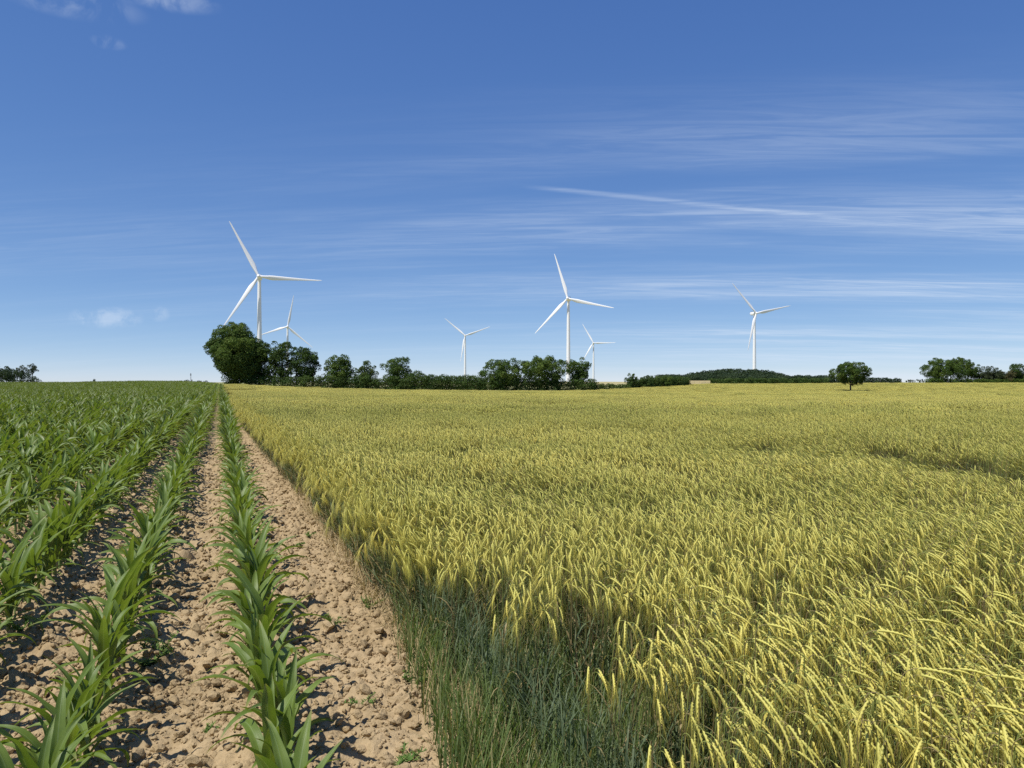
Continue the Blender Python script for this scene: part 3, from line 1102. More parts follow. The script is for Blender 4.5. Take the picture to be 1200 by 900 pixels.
# shorter stalks leaning out over the soil along the edge
fy = np.arange(4.6, 60, 0.30); fy = fy + rg.uniform(-0.08, 0.08, len(fy))
fx = EDGE + 0.16 + rg.uniform(-0.04, 0.12, len(fy)) - 0.34 * np.clip((fy - 8) / 18, 0, 1)
u, Z, XX = to_uz(fx, fy)
n = len(fx)
BP.append(np.stack([fx, fy, height(fx, fy) - 0.01], -1))
faz = AZ0 + rg.normal(0, 0.6, n)
ft = rg.uniform(0.12, 0.36, n)                    # tilt towards -X
BR.append(np.stack([-ft * np.sin(-faz) * -1, -ft * np.cos(faz), faz], -1))
BS.append(np.stack([np.ones(n), np.ones(n), rg.uniform(0.84, 1.03, n)], -1))
BI.append(FRINGE + rg.integers(0, 5, n))
BT.append(rg.uniform(0.1, 0.6, n))
barley = scatter('barley_field', np.concatenate(BP), np.concatenate(BR), np.concatenate(BS), np.concatenate(BI), np.concatenate(BT), bar_meshes)
tag(barley, 'ripening yellow green barley covering the right-hand field', 'barley')

# the nearest stalks one by one
bproto = []
for k in range(14):
    p = barley_stalk(rng_of(8800 + k), 0)
    bproto.append({key: p[key] for key in p})
bmesh_ = []
for p in bproto:
    d = {}
    for key, nm, mi_ in (('stem', 'stem', 0), ('ear', 'ear', 1), ('awns', 'awns', 2), ('leaf', 'leaf', 3)):
        p[key].m = [np.zeros(len(f), int) for f in p[key].f]
        d[nm] = p[key].mesh(nm, BMATS[mi_])
    bmesh_.append(d)
N = 9000
bx = rg.uniform(EDGE, 4.2, N); by = rg.uniform(-1.5, 3.6, N)
u, Z, X = to_uz(bx, by)
vt = V0 + FPX * (EYE - 0.74) / np.maximum(Z, 0.1)
ok = (u > 560) & (u < 1190) & (vt < 885) & (Z < 3.6) & (Z > 1.5)
ok &= bx > EDGE + 0.42 * np.clip((4.6 - by) / 1.6, 0, 1)
bx, by, Z = bx[ok], by[ok], Z[ok]
sel = np.argsort(Z + rg.uniform(0, 1.5, len(Z)))[:300]
for j in sel:
    e = empty('barley_plant', (bx[j], by[j], hz(bx[j], by[j]) - 0.01), AZ0 + rg.normal(0, 0.45))
    sc_ = rg.uniform(0.98, 1.10)
    e.scale = (sc_, sc_, sc_)
    tag(e, 'nodding yellow barley ear on a thin green stalk, front of the barley field', 'barley plant', 'barley plants nearest the camera')
    d = bmesh_[int(rg.integers(len(bmesh_)))]
    link(bpy.data.objects.new('stem', d['stem']), e)
    ear = link(bpy.data.objects.new('ear', d['ear']), e)
    link(bpy.data.objects.new('awns', d['awns']), ear)
    link(bpy.data.objects.new('leaf', d['leaf']), e)

# ------------------------------------------------------------------ grass, dry straw and weeds along the foot of the barley
def blade(rng, L, W, el, droop, n=5):
    s = np.linspace(0, 1, n)
    e = el - droop * s ** 1.6
    st = L / (n - 1)
    x = np.concatenate([[0], np.cumsum(np.cos(e[:-1]) * st)]); z = np.concatenate([[0], np.cumsum(np.sin(e[:-1]) * st)])
    a = rng.uniform(0, 6.28)
    P = np.stack([x * math.cos(a), x * math.sin(a), z], -1)
    sd = np.tile(np.array([-math.sin(a), math.cos(a), 0.0]), (n, 1))
    V, F, uv = ribbon(P, sd, W * (1 - s ** 2.2) + 0.0006)
    return V, F, uv[:, 1]


rg = rng_of(9)
mb = MB()
NB = 27000
gx = EDGE - 0.42 + 1.35 * rg.random(NB); gy = rg.uniform(0.9, 5.4, NB)
dens = np.clip(1.25 - (gy - 2.6) / 2.6, 0, 1) * np.clip((gx - (EDGE - 0.40 + np.clip((gy - 2.2) * 0.10, -0.05, 0.35))) / 0.16, 0, 1) * (0.25 + 1.3 * vnoise(gx, gy, 0.22, 51))
ok = rg.random(NB) < dens
gx, gy = gx[ok], gy[ok]
gz = height(gx, gy)
for x, y, z in zip(gx, gy, gz):
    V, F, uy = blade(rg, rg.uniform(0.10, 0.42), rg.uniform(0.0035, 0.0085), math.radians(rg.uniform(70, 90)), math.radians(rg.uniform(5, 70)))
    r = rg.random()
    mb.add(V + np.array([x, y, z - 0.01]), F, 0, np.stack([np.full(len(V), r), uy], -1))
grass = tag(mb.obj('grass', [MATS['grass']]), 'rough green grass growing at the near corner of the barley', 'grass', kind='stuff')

mb = MB()
NB = 4200
gx = EDGE - 0.05 + rg.normal(0, 0.07, NB); gy = 1.6 + 16 * rg.random(NB) ** 1.7
gz = height(gx, gy)
for x, y, z in zip(gx, gy, gz):
    V, F, uy = blade(rg, rg.uniform(0.06, 0.30), rg.uniform(0.002, 0.005), math.radians(rg.uniform(5, 75)), math.radians(rg.uniform(0, 60)), 4)
    r = rg.random()
    mb.add(V + np.array([x, y, z + 0.005]), F, 0, np.stack([np.full(len(V), r), uy], -1))
tag(mb.obj('dry_straw', [MATS['dry_straw']]), 'dry straw litter along the foot of the barley edge', 'straw', kind='stuff')

# glaucous lower leaves along the open flank of the crop
mb = MB()
NB = 12000
gx = EDGE - 0.01 + np.abs(rg.normal(0, 0.10, NB)); gy = 1.4 + 34 * rg.random(NB) ** 1.35
gz = height(gx, gy)
for x, y, z in zip(gx, gy, gz):
    V, F, uy = blade(rg, rg.uniform(0.10, 0.26), rg.uniform(0.003, 0.0068), math.radians(rg.uniform(50, 88)), math.radians(rg.uniform(10, 110)), 4)
    mb.add(V + np.array([x, y, z + rg.uniform(0, 0.36)]), F, 0, np.stack([np.full(len(V), rg.random() * 0.62), uy * 0.6], -1))
tag(mb.obj('barley_leaves', [MATS['barley_leaf']]), 'blue green lower barley leaves along the open flank of the crop', 'barley leaves', kind='stuff')


def weed(u, v, size, label, name='weed', seed=0, tall=0.4):
    Z = EYE * FPX / (v - V0)
    x, y = at(u, Z)
    rng = rng_of(600 + seed)
    z = hz(x, y) + float(soil_relief(np.array([x]), np.array([y]))[0])
    root = empty(name, (x, y, z - 0.005))
    tag(root, label, 'weed', 'small weeds on the bare soil')
    for k in range(int(rng.integers(5, 8))):
        a = rng.uniform(0, 6.28); L = size * rng.uniform(0.7, 1.25)
        stem = np.array([[0, 0, 0], [math.cos(a) * L * 0.5, math.sin(a) * L * 0.5, L * tall * 0.7], [math.cos(a) * L, math.sin(a) * L, L * tall]])
        mb = MB()
        V, F = tube(stem, [0.0018, 0.0014, 0.0008], 3)
        mb.add(V, F, 0, np.full((len(V), 2), 0.3))
        for q in range(26):
            f = rng.uniform(0.1, 1.0)
            p = stem[0] * (1 - f) ** 2 + 2 * stem[1] * f * (1 - f) + stem[2] * f * f
            Vb, Fb, uy = blade(rng, size * rng.uniform(0.14, 0.34), size * 0.075, math.radians(rng.uniform(0, 60)), 0.5, 3)
            mb.add(Vb + p, Fb, 0, np.stack([np.full(len(Vb), rng.random()), uy], -1))
        mb.obj('leaf_spray', [MATS['weed_leaf']], root)
    return root


weed(430, 713, 0.11, 'feathery green weed on bare soil nearest the straw at the barley foot', seed=1)
weed(388, 736, 0.10, 'flat green weed on the soil strip right of the first maize row', seed=2)
weed(422, 826, 0.08, 'small green weed beside a drooping maize leaf on the right soil strip', seed=3)
weed(468, 893, 0.10, 'green weed at the bottom edge of the soil strip near the grass', seed=4)
weed(345, 640, 0.12, 'small weed in the soil strip beside the distant stretch of the barley edge', seed=5)
weed(362, 628, 0.09, 'tiny green weed close under the barley flank beside loose clods', seed=6)
weed(172, 776, 0.15, 'bushy green weed at the foot of the second maize row', seed=7, tall=0.7)
weed(190, 762, 0.12, 'green weed just behind the bushy one at the second maize row', seed=8, tall=0.6)
weed(238, 860, 0.07, 'sparse weed between the two nearest maize rows at the bottom', seed=9)
weed(28, 742, 0.16, 'leafy weed at the foot of the third maize row by the left edge', seed=10, tall=0.6)
weed(486, 800, 0.09, 'green weed touching the grass at the corner of the barley', seed=11, tall=0.7)
weed(476, 752, 0.08, 'small weed between clods just above the grassy corner', seed=12)

# ------------------------------------------------------------------ trees, bushes and hedges
def leaf_quads(mb, P, N, size, rng, mat=0, shade=None):
    """a spray of small leaf faces at points P facing roughly along N"""
    n = len(P)
    N = N + rng.normal(0, 0.55, (n, 3)); N /= np.linalg.norm(N, axis=1)[:, None] + 1e-9
    a = np.cross(N, rng.normal(size=(n, 3))); a /= np.linalg.norm(a, axis=1)[:, None] + 1e-9
    b = np.cross(N, a)
    s = size * rng.uniform(0.55, 1.25, n)[:, None]
    e = s * rng.uniform(0.55, 1.0, n)[:, None]
    V = np.stack([P - a * s * 0.5, P + b * e * 0.45, P + a * s * 0.5 + N * s * 0.12, P - b * e * 0.45], 1).reshape(-1, 3)
    F = np.arange(n * 4).reshape(n, 4)
    sh = rng.random(n) if shade is None else shade
    mb.add(V, F, mat, np.stack([np.repeat(sh, 4), np.zeros(n * 4)], -1))


def crown_points(rng, lobes, per):
    P, N, S = [], [], []
    for c, r, sh in lobes:
        k = max(12, int(per * r[0] * r[2]))
        d = rng.normal(size=(k, 3)); d /= np.linalg.norm(d, axis=1)[:, None]
        low = d[:, 2] < -0.35
        d[low & (rng.random(k) < 0.5), 2] *= -1
        rad = rng.uniform(0.72, 1.06, k)[:, None]
        P.append(c + d * r * rad); N.append(d); S.append(np.clip(sh + rng.normal(0, 0.18, k), 0, 1))
    return np.concatenate(P), np.concatenate(N), np.concatenate(S)


def tree(name, u, Z, wpx, top, base, label, cat='tree', mat='foliage_oak', seed=0, crown_lo=0.15, group=None, lobes_n=34, leaf=0.36, trunks=1, dens=1.0,
         taper=1.0, shift=0.0, openness=0.0):
    """a tree from its column, depth, width and top and base rows in the photograph"""
    rng = rng_of(1000 + seed)
    x, y = at(u, Z)
    g = hz(x, y)
    W = wpx / FPX * Z
    H = (EYE - (top - V0) * Z / FPX) - g
    root = empty(name, (x, y, g - 0.05))
    tag(root, label, cat, group)
    z0 = H * crown_lo
    cz, rz, rx = (H + z0) / 2, (H - z0) / 2, W / 2
    lobes = []
    lr = min(rx, rz)
    ph_ = rng.uniform(0, 6.28, 6)
    NL = int(lobes_n * 1.5)
    for q in range(NL):
        zf = 1 - 2 * (q + 0.5) / NL
        az_ = q * 2.39996 + rng.normal(0, 0.25)
        rr_ = math.sqrt(max(0.0, 1 - zf * zf))
        d = np.array([math.cos(az_) * rr_, math.sin(az_) * rr_, zf]) + rng.normal(0, 0.10, 3)
        # an uneven outline: bulges and bays around the crown
        ext = 0.94 + 0.12 * math.sin(2 * az_ + ph_[0] + 2 * zf) + 0.11 * math.sin(3 * az_ + ph_[1] - 3 * zf) + 0.08 * math.sin(5 * zf + ph_[2])
        squeeze = 1.0 - (1 - taper) * max(0.0, -zf)
        r = lr * rng.uniform(0.20, 0.34)
        c = np.array([d[0] * max(rx * ext * squeeze - r, 0.1), d[1] * max(rx * ext * squeeze - r, 0.1), cz + d[2] * max(rz * min(ext, 1.0) - r * 0.9, 0.1)])
        c[2] = np.clip(c[2], z0 + r * 0.5, H - r * 0.85)
        c[0] += shift * rx * zf
        if openness and rng.random() < openness:
            continue
        sh_ = rng.uniform(0.05, 0.95)
        lobes.append((c, np.array([r, r, r * rng.uniform(0.75, 0.95)]), sh_))
        for _ in range(2):
            d2 = d + rng.normal(0, 0.5, 3); d2 /= np.linalg.norm(d2)
            r2 = r * rng.uniform(0.35, 0.5)
            c2 = c + d2 * r * 0.8
            c2[2] = np.clip(c2[2], z0 * 0.8, H - r2 * 0.8)
            lobes.append((c2, np.array([r2, r2, r2 * 0.8]), sh_))
    core_n = 6
    for q in range(core_n):
        c = np.array([rng.uniform(-0.35, 0.35) * rx, rng.uniform(-0.35, 0.35) * rx, cz + rng.uniform(-0.5, 0.4) * rz])
        lobes.append((c, np.array([lr * 0.4] * 3), 0.2))
    mb = MB()
    leaf = leaf * 0.9
    per = dens * 62.0 / (leaf * leaf) * 0.26
    P, N, S = crown_points(rng, lobes, per)
    ca, sa = math.cos(-TH), math.sin(-TH)
    Rz = np.array([[ca, -sa, 0], [sa, ca, 0], [0, 0, 1]])     # width runs across the view
    leaf_quads(mb, P @ Rz.T, N @ Rz.T, leaf, rng, 0, S)
    mb.obj('crown', [MATS[mat]], root)
    tk = MB()
    for q in range(trunks):
        ox = 0.0 if trunks == 1 else (q / (trunks - 1) - 0.5) * W * 0.55
        r0 = max(0.10, 0.024 * H) * (1.0 if trunks == 1 else 0.6)
        hp = np.linspace(-0.3, H * 0.62, 6)
        pth = np.stack([ox + shift * rx * 0 + rng.normal(0, 0.12, 6) * hp / H, rng.normal(0, 0.1, 6), hp], -1)
        V, F = tube(pth @ Rz.T, r0 * np.array([1.35, 1.0, 0.9, 0.75, 0.6, 0.4]), 8)
        tk.add(V, F)
        for b in range(6 if trunks == 1 else 3):
            c = lobes[int(rng.integers(len(lobes)))][0]
            h0 = H * rng.uniform(crown_lo * 0.7 + 0.04, 0.5)
            s_ = np.array([ox, 0, h0]); md_ = (s_ + c) / 2 + np.array([0, 0, -0.06 * H])
            V, F = tube(np.stack([s_, md_, c]) @ Rz.T, r0 * np.array([0.5, 0.36, 0.15]), 6)
            tk.add(V, F)
    tk.obj('trunk', [MATS['bark']], root)
    return root


def hedge(name, u_list, Z_list, top_list, label, seed, mat='foliage_deep', cat='hedge', depth=2.5, leaf=0.30, lump=1.0, step=1.1, group=None):
    """a hedge along columns u at depths Z whose top follows the given rows"""
    rng = rng_of(2000 + seed)
    uu = np.array(u_list, float); zz = np.array(Z_list, float)
    pts = np.array([at(a, b) for a, b in zip(uu, zz)])
    seg = np.hypot(*np.diff(pts, axis=0).T)
    Lc = np.concatenate([[0], np.cumsum(seg)])
    s = np.arange(0, Lc[-1], step)
    px = np.interp(s, Lc, pts[:, 0]); py = np.interp(s, Lc, pts[:, 1])
    tp = np.interp(s, Lc, top_list)
    zc = np.interp(s, Lc, zz)
    g = height(px, py)
    top = EYE - (tp - V0) * zc / FPX
    root = empty(name, (px[0], py[0], g[0]))
    tag(root, label, cat, group)
    o = np.array([px[0], py[0], g[0]])
    lobes = []
    for i in range(len(s)):
        h = max(0.5, top[i] - g[i]) * rng.uniform(0.82, 1.06)
        r = min(max(0.45, h * 0.30), 1.6) * lump
        k = max(1, int(round(h / (r * 1.25))))
        for q in range(k):
            zc_ = h - r * 0.85 if q == k - 1 else (q + 0.5) / k * h
            for _ in range(2):
                off = rng.uniform(-0.5, 0.5) * depth
                lobes.append((np.array([px[i] + off * FWD[0] + rng.normal(0, 0.3), py[i] + off * FWD[1] + rng.normal(0, 0.3), g[i] + max(zc_, r * 0.5)]) - o,
                              np.array([r, r, r * 0.85]) * rng.uniform(0.8, 1.15), rng.random()))
    P, N, S = crown_points(rng, lobes, 62.0 / (leaf * leaf) * 0.20)
    mb = MB()
    leaf_quads(mb, P, N, leaf, rng, 0, S)
    mb.obj('foliage', [MATS[mat]], root)
    st = MB()
    for i in range(0, len(s), 2):
        h = max(0.5, top[i] - g[i]) * 0.7
        V, F = tube(np.array([[px[i], py[i], g[i] - 0.2], [px[i] + rng.normal(0, 0.2), py[i] + rng.normal(0, 0.2), g[i] + h]]) - o, [0.07, 0.03], 5)
        st.add(V, F)
    st.obj('stems', [MATS['bark']], root)['kind'] = 'stuff'
    return root


TG = 'trees along the hedgerow'
tree('oak_tree', 276, 203, 68, 377, 450, 'tallest broad dark green tree at the left end of the hedgerow', mat='foliage_oak', seed=1, crown_lo=0.0, lobes_n=64, leaf=0.40, group=TG, taper=0.72, shift=-0.06, dens=1.2)
tree('ash_tree', 304, 207, 40, 396, 450, 'dark tree filling in right behind the tallest oak', mat='foliage_deep', seed=2, crown_lo=0.02, lobes_n=36, leaf=0.36, group=TG)
tree('ash_tree', 331, 206, 36, 399, 451, 'open crowned tree with bare trunks, third from the left of the hedgerow', mat='foliage_deep', seed=3, crown_lo=0.10, trunks=3, openness=0.08, group=TG)
tree('ash_tree', 357, 207, 36, 403, 451, 'open crowned tree with thin trunks beneath the right blade of a distant turbine', mat='foliage_deep', seed=4, crown_lo=0.10, trunks=3, openness=0.06, group=TG)
tree('field_maple', 398, 207, 38, 414, 453, 'rounded twin topped tree right after the first tall clump', mat='foliage_oak', seed=5, crown_lo=0.03, lobes_n=30, group=TG)
tree('field_maple', 430, 208, 28, 422, 454, 'small light green tree between two rounder ones', mat='foliage_bright', seed=6, crown_lo=0.03, lobes_n=24, leaf=0.32, group=TG)
tree('field_maple', 466, 209, 34, 417, 455, 'upright domed tree just left of the long low hedge', mat='foliage_oak', seed=7, crown_lo=0.03, lobes_n=28, leaf=0.34, group=TG)
tree('oak_tree', 589, 214, 50, 418, 457, 'wide rounded tree left of the middle turbine tower', mat='foliage_oak', seed=8, crown_lo=0.08, lobes_n=38, group=TG)
tree('oak_tree', 637, 217, 60, 415, 457, 'broadest rounded tree directly in front of the middle turbine', mat='foliage_oak', seed=9, crown_lo=0.12, lobes_n=44, trunks=2, group=TG)
tree('oak_tree', 678, 220, 30, 418, 457, 'round topped tree right of the middle turbine tower', mat='foliage_oak', seed=10, crown_lo=0.14, lobes_n=26, group=TG)
tree('oak_tree', 997, 226, 41, 423, 458, 'lone round tree on a short trunk standing out in the barley', mat='foliage_oak', seed=71, crown_lo=0.24, lobes_n=50, leaf=0.28, dens=1.3)
hedge('hedge', [292, 330, 380, 420], [201, 203, 204, 205], [441, 440, 440, 441], 'dark undergrowth below the tall trees at the left of the hedgerow', 1)
hedge('hedge', [420, 450, 482], [205, 206, 207], [440, 441, 441], 'dark undergrowth below the three smaller trees', 2)
hedge('hedge', [480, 500, 522, 540, 566], [208, 208, 209, 210, 211], [434, 437, 439, 440, 440], 'long low dark hedge below the fourth turbine, between two groups of trees', 3, lump=1.05)
hedge('hedge', [564, 610, 650, 694], [211, 213, 215, 218], [444, 443, 443, 444], 'dark undergrowth below the three round trees by the middle turbine', 4)
hedge('hedge', [692, 715, 738], [220, 226, 234], [448, 449.5, 449.5], 'low trimmed green hedge right of the round trees', 5, mat='foliage_bright', depth=1.5, leaf=0.26)
for q, (uu, zz, ww, tp, bs, lab) in enumerate([
        (741, 240, 13, 436, 453, 'small dark tree rising above the bushes right of the low hedge'),
        (758, 246, 22, 439, 453, 'rounded bush right of the small dark tree'),
        (778, 258, 22, 439, 452, 'rounded bush in the middle of the bushes before the wooded hill'),
        (795, 278, 20, 441, 451, 'bush at the right end beside the straw bales')]):
    tree('bush', uu, zz, ww, tp, bs, lab, cat='bush', mat='foliage_deep' if q != 2 else 'foliage_oak', seed=30 + q, crown_lo=0.02, lobes_n=18, leaf=0.30, group='bushes before the wooded hill')
hedge('hedge', [737, 770, 806], [240, 256, 300], [443.5, 441.5, 442], 'dark hedge bottom under the bushes before the wooded hill', 6, depth=2)
hedge('hedge', [832, 880, 920, 970], [372, 385, 395, 412], [443.6, 442.6, 443, 442.8], 'long thin green hedge at the foot of the rightmost turbine', 7, leaf=0.5, step=1.2, depth=3, lump=1.35)
hedge('hedge', [968, 1010, 1056], [420, 425, 430], [441.5, 442, 443.5], 'thin dark hedge behind the lone tree', 8, leaf=0.5, step=1.2, depth=3, lump=1.35, mat='foliage_far')
RG = 'trees at the right edge of the barley'
tree('oak_tree', 1101, 436, 38, 419, 447, 'leftmost broad tree of the clump at the right end of the barley', mat='foliage_oak', seed=12, crown_lo=0.04, lobes_n=34, leaf=0.5, group=RG)
tree('oak_tree', 1124, 440, 36, 418, 447, 'tall middle tree of the clump at the right end of the barley', mat='foliage_oak', seed=13, crown_lo=0.10, lobes_n=32, leaf=0.5, trunks=2, group=RG)
tree('ash_tree', 1138, 438, 20, 424, 447, 'thin right-hand tree of the clump, sky showing under its crown', mat='foliage_deep', seed=14, crown_lo=0.22, lobes_n=20, leaf=0.45, openness=0.15, group=RG)
tree('bush', 1157, 437, 22, 428, 447, 'greyish pointed bush right of the clump at the far right', cat='bush', mat='foliage_grey', seed=15, crown_lo=0.05, lobes_n=18, leaf=0.45, group=RG)
tree('bush', 1169, 436, 16, 432, 447, 'second greyish bush right of the clump, narrower', cat='bush', mat='foliage_grey', seed=16, crown_lo=0.05, lobes_n=12, leaf=0.45, group=RG)
tree('bush', 1181, 436, 18, 433, 447, 'russet tinged bush near the right edge', cat='bush', mat='foliage_rust', seed=17, crown_lo=0.05, lobes_n=14, leaf=0.45, group=RG)
tree('ash_tree', 1192, 438, 20, 424, 447, 'tree with a knobbly top cut by the right edge', mat='foliage_deep', seed=18, crown_lo=0.08, lobes_n=24, leaf=0.45, group=RG)
tree('ash_tree', 1214, 440, 24, 426, 447, 'tree half out of the picture at the right edge', mat='foliage_deep', seed=19, crown_lo=0.08, lobes_n=24, leaf=0.5, group=RG)
hedge('hedge', [1086, 1120, 1160, 1235], [432, 433, 434, 436], [443, 443.5, 443.8, 443.2], 'low green hedge in front of the clump at the far right', 9, leaf=0.45, step=1.0, depth=3, lump=1.4, mat='foliage_oak')
hedge('hedge', [1143, 1165, 1190, 1240], [439, 439, 440, 441], [438.5, 437, 436, 436], 'taller greyish hedge filling in behind the bushes at the right edge', 11, leaf=0.45, step=1.0, depth=3, lump=1.2, mat='foliage_grey')
LG = 'trees of the small wood at the left'
tree('oak_tree', -14, 520, 44, 426, 446, 'tall tree of the left wood cut by the left edge', mat='foliage_far', seed=20, crown_lo=0.05, lobes_n=26, leaf=0.6, group=LG)
tree('oak_tree', 8, 515, 24, 430, 446, 'dense tree inside the small wood at the left edge', mat='foliage_far', seed=21, crown_lo=0.03, lobes_n=22, leaf=0.6, group=LG)
tree('ash_tree', 25, 518, 14, 427.5, 446, 'domed tree rising in the middle of the left wood', mat='foliage_grey', seed=22, crown_lo=0.25, lobes_n=16, leaf=0.5, openness=0.1, group=LG)
tree('ash_tree', 38, 516, 13, 425.5, 446, 'umbrella shaped tree at the right end of the left wood', mat='foliage_grey', seed=23, crown_lo=0.45, lobes_n=14, leaf=0.5, openness=0.1, group=LG)
hedge('hedge', [-40, 0, 20, 36, 47], [506, 508, 509, 510, 511], [432, 433, 434.5, 437, 444], 'dark undergrowth of the small wood at the left edge', 10, leaf=0.6, step=2.0, depth=6, mat='foliage_far')
tree('bush', 110.5, 430, 3.4, 443.8, 447, 'single tiny dark bush on the left skyline', cat='bush', mat='foliage_far', seed=24, crown_lo=0.02, lobes_n=8, leaf=0.3)
FG = 'far bushes on the skyline by the mast'
for q, (uu, ww, tp, lab) in enumerate([(206, 5, 446.6, 'flat far bush leftmost beside the mast'), (212, 5, 445.6, 'far rounded bush second left of the mast'), (219, 6.5, 444.6, 'largest far bush immediately left of the mast'),
                                      (233.5, 6.5, 445.6, 'far rounded bush right of the mast'), (241, 4.5, 445.8, 'far bush last right of the mast')]):
    tree('bush', uu, 1500 + q * 12, ww, tp, 448, lab, cat='bush', mat='foliage_far', seed=50 + q, crown_lo=0.02, lobes_n=9, leaf=1.2, group=FG)
for q, (uu, ww, tp, lab) in enumerate([(1066, 10, 444.4, 'low far tree in the gap left of the right-hand clump'), (1078, 14, 444.0, 'low far tree touching the left of the right-hand clump')]):
    tree('bush', uu, 900, ww, tp, 448, lab, cat='bush', mat='foliage_far', seed=60 + q, crown_lo=0.02, lobes_n=14, leaf=0.9, group='low far trees in the gap')

# the wooded hill behind, one mass
rng = rng_of(404)
hu = np.array([770, 800, 812, 830, 850, 868, 885, 905, 918, 930, 960, 975]); ht = np.array([444, 440, 436, 434, 431.5, 432, 432.5, 434.5, 438.0, 441.5, 443.8, 445])
mb = MB(); lobes = []
for uu in np.arange(772, 975, 1.3):
    tp = np.interp(uu, hu, ht) + rng.normal(0, 0.45) + 0.5 * math.sin(uu * 0.55) * math.sin(uu * 0.21 + 1)
    for k in range(5):
        Z = 760 + 14 * k + rng.uniform(-6, 6)
        x, y = at(uu + rng.uniform(-1, 1), Z)
        g = hz(x, y)
        H = (EYE - (tp - V0) * Z / FPX - g) * (0.42 + 0.145 * k)
        r = rng.uniform(1.6, 4.6)
        lobes.append((np.array([x, y, g + max(H - r, r)]), np.array([r, r, r * 0.85]), rng.random()))
P, N, S = crown_points(rng, lobes, 9)
o = P[0].copy(); o[2] = 0
leaf_quads(mb, P - o, N, 1.25, rng, 0, S)
hill = mb.obj('wood', [MATS['foliage_far']])
hill.location = o
tag(hill, 'dark wooded hill rising behind the bushes and the rightmost turbine', 'wood', kind='stuff')

# the earth of that hill under the trees
uu = np.linspace(772, 975, 40)
V = []
for a in uu:
    tp = np.interp(a, hu, ht)
    for Z, f in ((750, 0.0), (775, 0.35), (800, 0.62), (825, 0.72), (860, 0.5), (930, 0.0)):
        x, y = at(a, Z); g = hz(x, y)
        V.append((x, y, g - 0.3 + f * max(0.0, (EYE - (tp - V0) * 800 / FPX - g) - 3.0)))
i = np.arange(39)[:, None] * 6; j = np.arange(5)[None, :]
F = np.stack([i + j, i + j + 6, i + j + 7, i + j + 1], -1).reshape(-1, 4)
mb = MB(); mb.add(V, F)
tag(mb.obj('hill', [MATS['far_cereal']]), 'low hill under the far wood', 'hill', kind='structure')

# ------------------------------------------------------------------ straw bales
x, y = at(820, 348)
root = empty('straw_bale_stack', (x, y, hz(x, y)), -TH)
tag(root, 'long pale stack of straw bales at the far edge of the barley', 'straw bales')
rng = rng_of(71)
bm_ = MB()
import bmesh
_b = bmesh.new(); bmesh.ops.create_cube(_b, size=1.0); bmesh.ops.bevel(_b, geom=_b.edges[:], offset=0.06, segments=1, affect='EDGES')
bale_me = bpy.data.meshes.new('bale'); _b.to_mesh(bale_me); _b.free(); bale_me.materials.append(MATS['straw_bale'])
for lay in range(2):
    for q in range(4):
        o = bpy.data.objects.new('bale', bale_me)
        o.scale = (2.34, 1.2, 0.98)
        o.location = ((q - 1.5) * 2.36 + rng.uniform(-0.02, 0.02), rng.uniform(-0.06, 0.06), 0.49 + lay * 0.985)
        o.rotation_euler = (0, 0, rng.uniform(-0.015, 0.015))
        link(o, root)

# ------------------------------------------------------------------ wind turbines
def lathe(prof, sides=32):
    prof = np.asarray(prof, float); n = len(prof)
    a = np.arange(sides) * 2 * math.pi / sides
    V = np.stack([prof[:, 0][:, None] * np.cos(a), prof[:, 0][:, None] * np.sin(a), np.repeat(prof[:, 1][:, None], sides, 1)], -1).reshape(-1, 3)
    i = np.arange(n - 1)[:, None] * sides; j = np.arange(sides)[None, :]; k = (j + 1) % sides
    return V, np.stack([i + j, i + k, i + sides + k, i + sides + j], -1).reshape(-1, 4)


HUB, BL = 80.0, 46.0
mb = MB()
V, F = lathe([(2.16, -0.5)] + [(2.15 - 0.90 * z / (HUB - 1.6), z) for z in np.linspace(0, HUB - 1.6, 9)])
mb.add(V, F); tower_me = mb.mesh('tower', [MATS['turbine_white']])
flange_me = []
for z in (24.0, 50.0, HUB - 1.9):
    r_ = 2.15 - 0.90 * z / (HUB - 1.6)
    mb = MB(); V, F = lathe([(r_ - 0.02, z - 0.12), (r_ + 0.05, z - 0.12), (r_ + 0.05, z + 0.12), (r_ - 0.02, z + 0.12)])
    mb.add(V, F); flange_me.append(mb.mesh('flange', [MATS['turbine_white']], smooth=False))
mb = MB(); box_mb(mb, (-0.5, -2.25, 1.2), (0.5, -1.95, 3.6)); door_me = mb.mesh('door', [MATS['turbine_grey']], smooth=False)
# nacelle: rounded box, the rotor in front at -Y
mb = MB()
sec = []
for yy, hw, zl, zh in ((-2.9, 1.2, -1.2, 1.3), (-2.4, 1.55, -1.6, 1.65), (2.0, 1.65, -1.75, 1.85), (5.6, 1.6, -1.6, 1.9), (7.0, 1.4, -1.0, 1.75), (7.3, 0.9, -0.5, 1.4)):
    ring = []
    for k in range(20):
        a = k * 2 * math.pi / 20
        cx_, sx_ = math.cos(a), math.sin(a)
        px = hw * math.copysign(abs(cx_) ** 0.45, cx_); pz = (zl + zh) / 2 + (zh - zl) / 2 * math.copysign(abs(sx_) ** 0.45, sx_)
        ring.append((px, yy, pz))
    sec.append(ring)
V = np.array(sec).reshape(-1, 3)
i = np.arange(5)[:, None] * 20; j = np.arange(20)[None, :]; k = (j + 1) % 20
F = np.stack([i + j, i + 20 + j, i + 20 + k, i + k], -1).reshape(-1, 4)
mb.add(V, F)
mb.add(np.concatenate([V[-20:], [[0, 7.3, 0.45]]]), [[q, 20, (q + 1) % 20] for q in range(20)])
nac_me = mb.mesh('nacelle', [MATS['turbine_white']])
mb = MB()
V, F = tube([(0.5, 6.0, 1.7), (0.5, 6.0, 3.4)], 0.06, 6); mb.add(V, F)
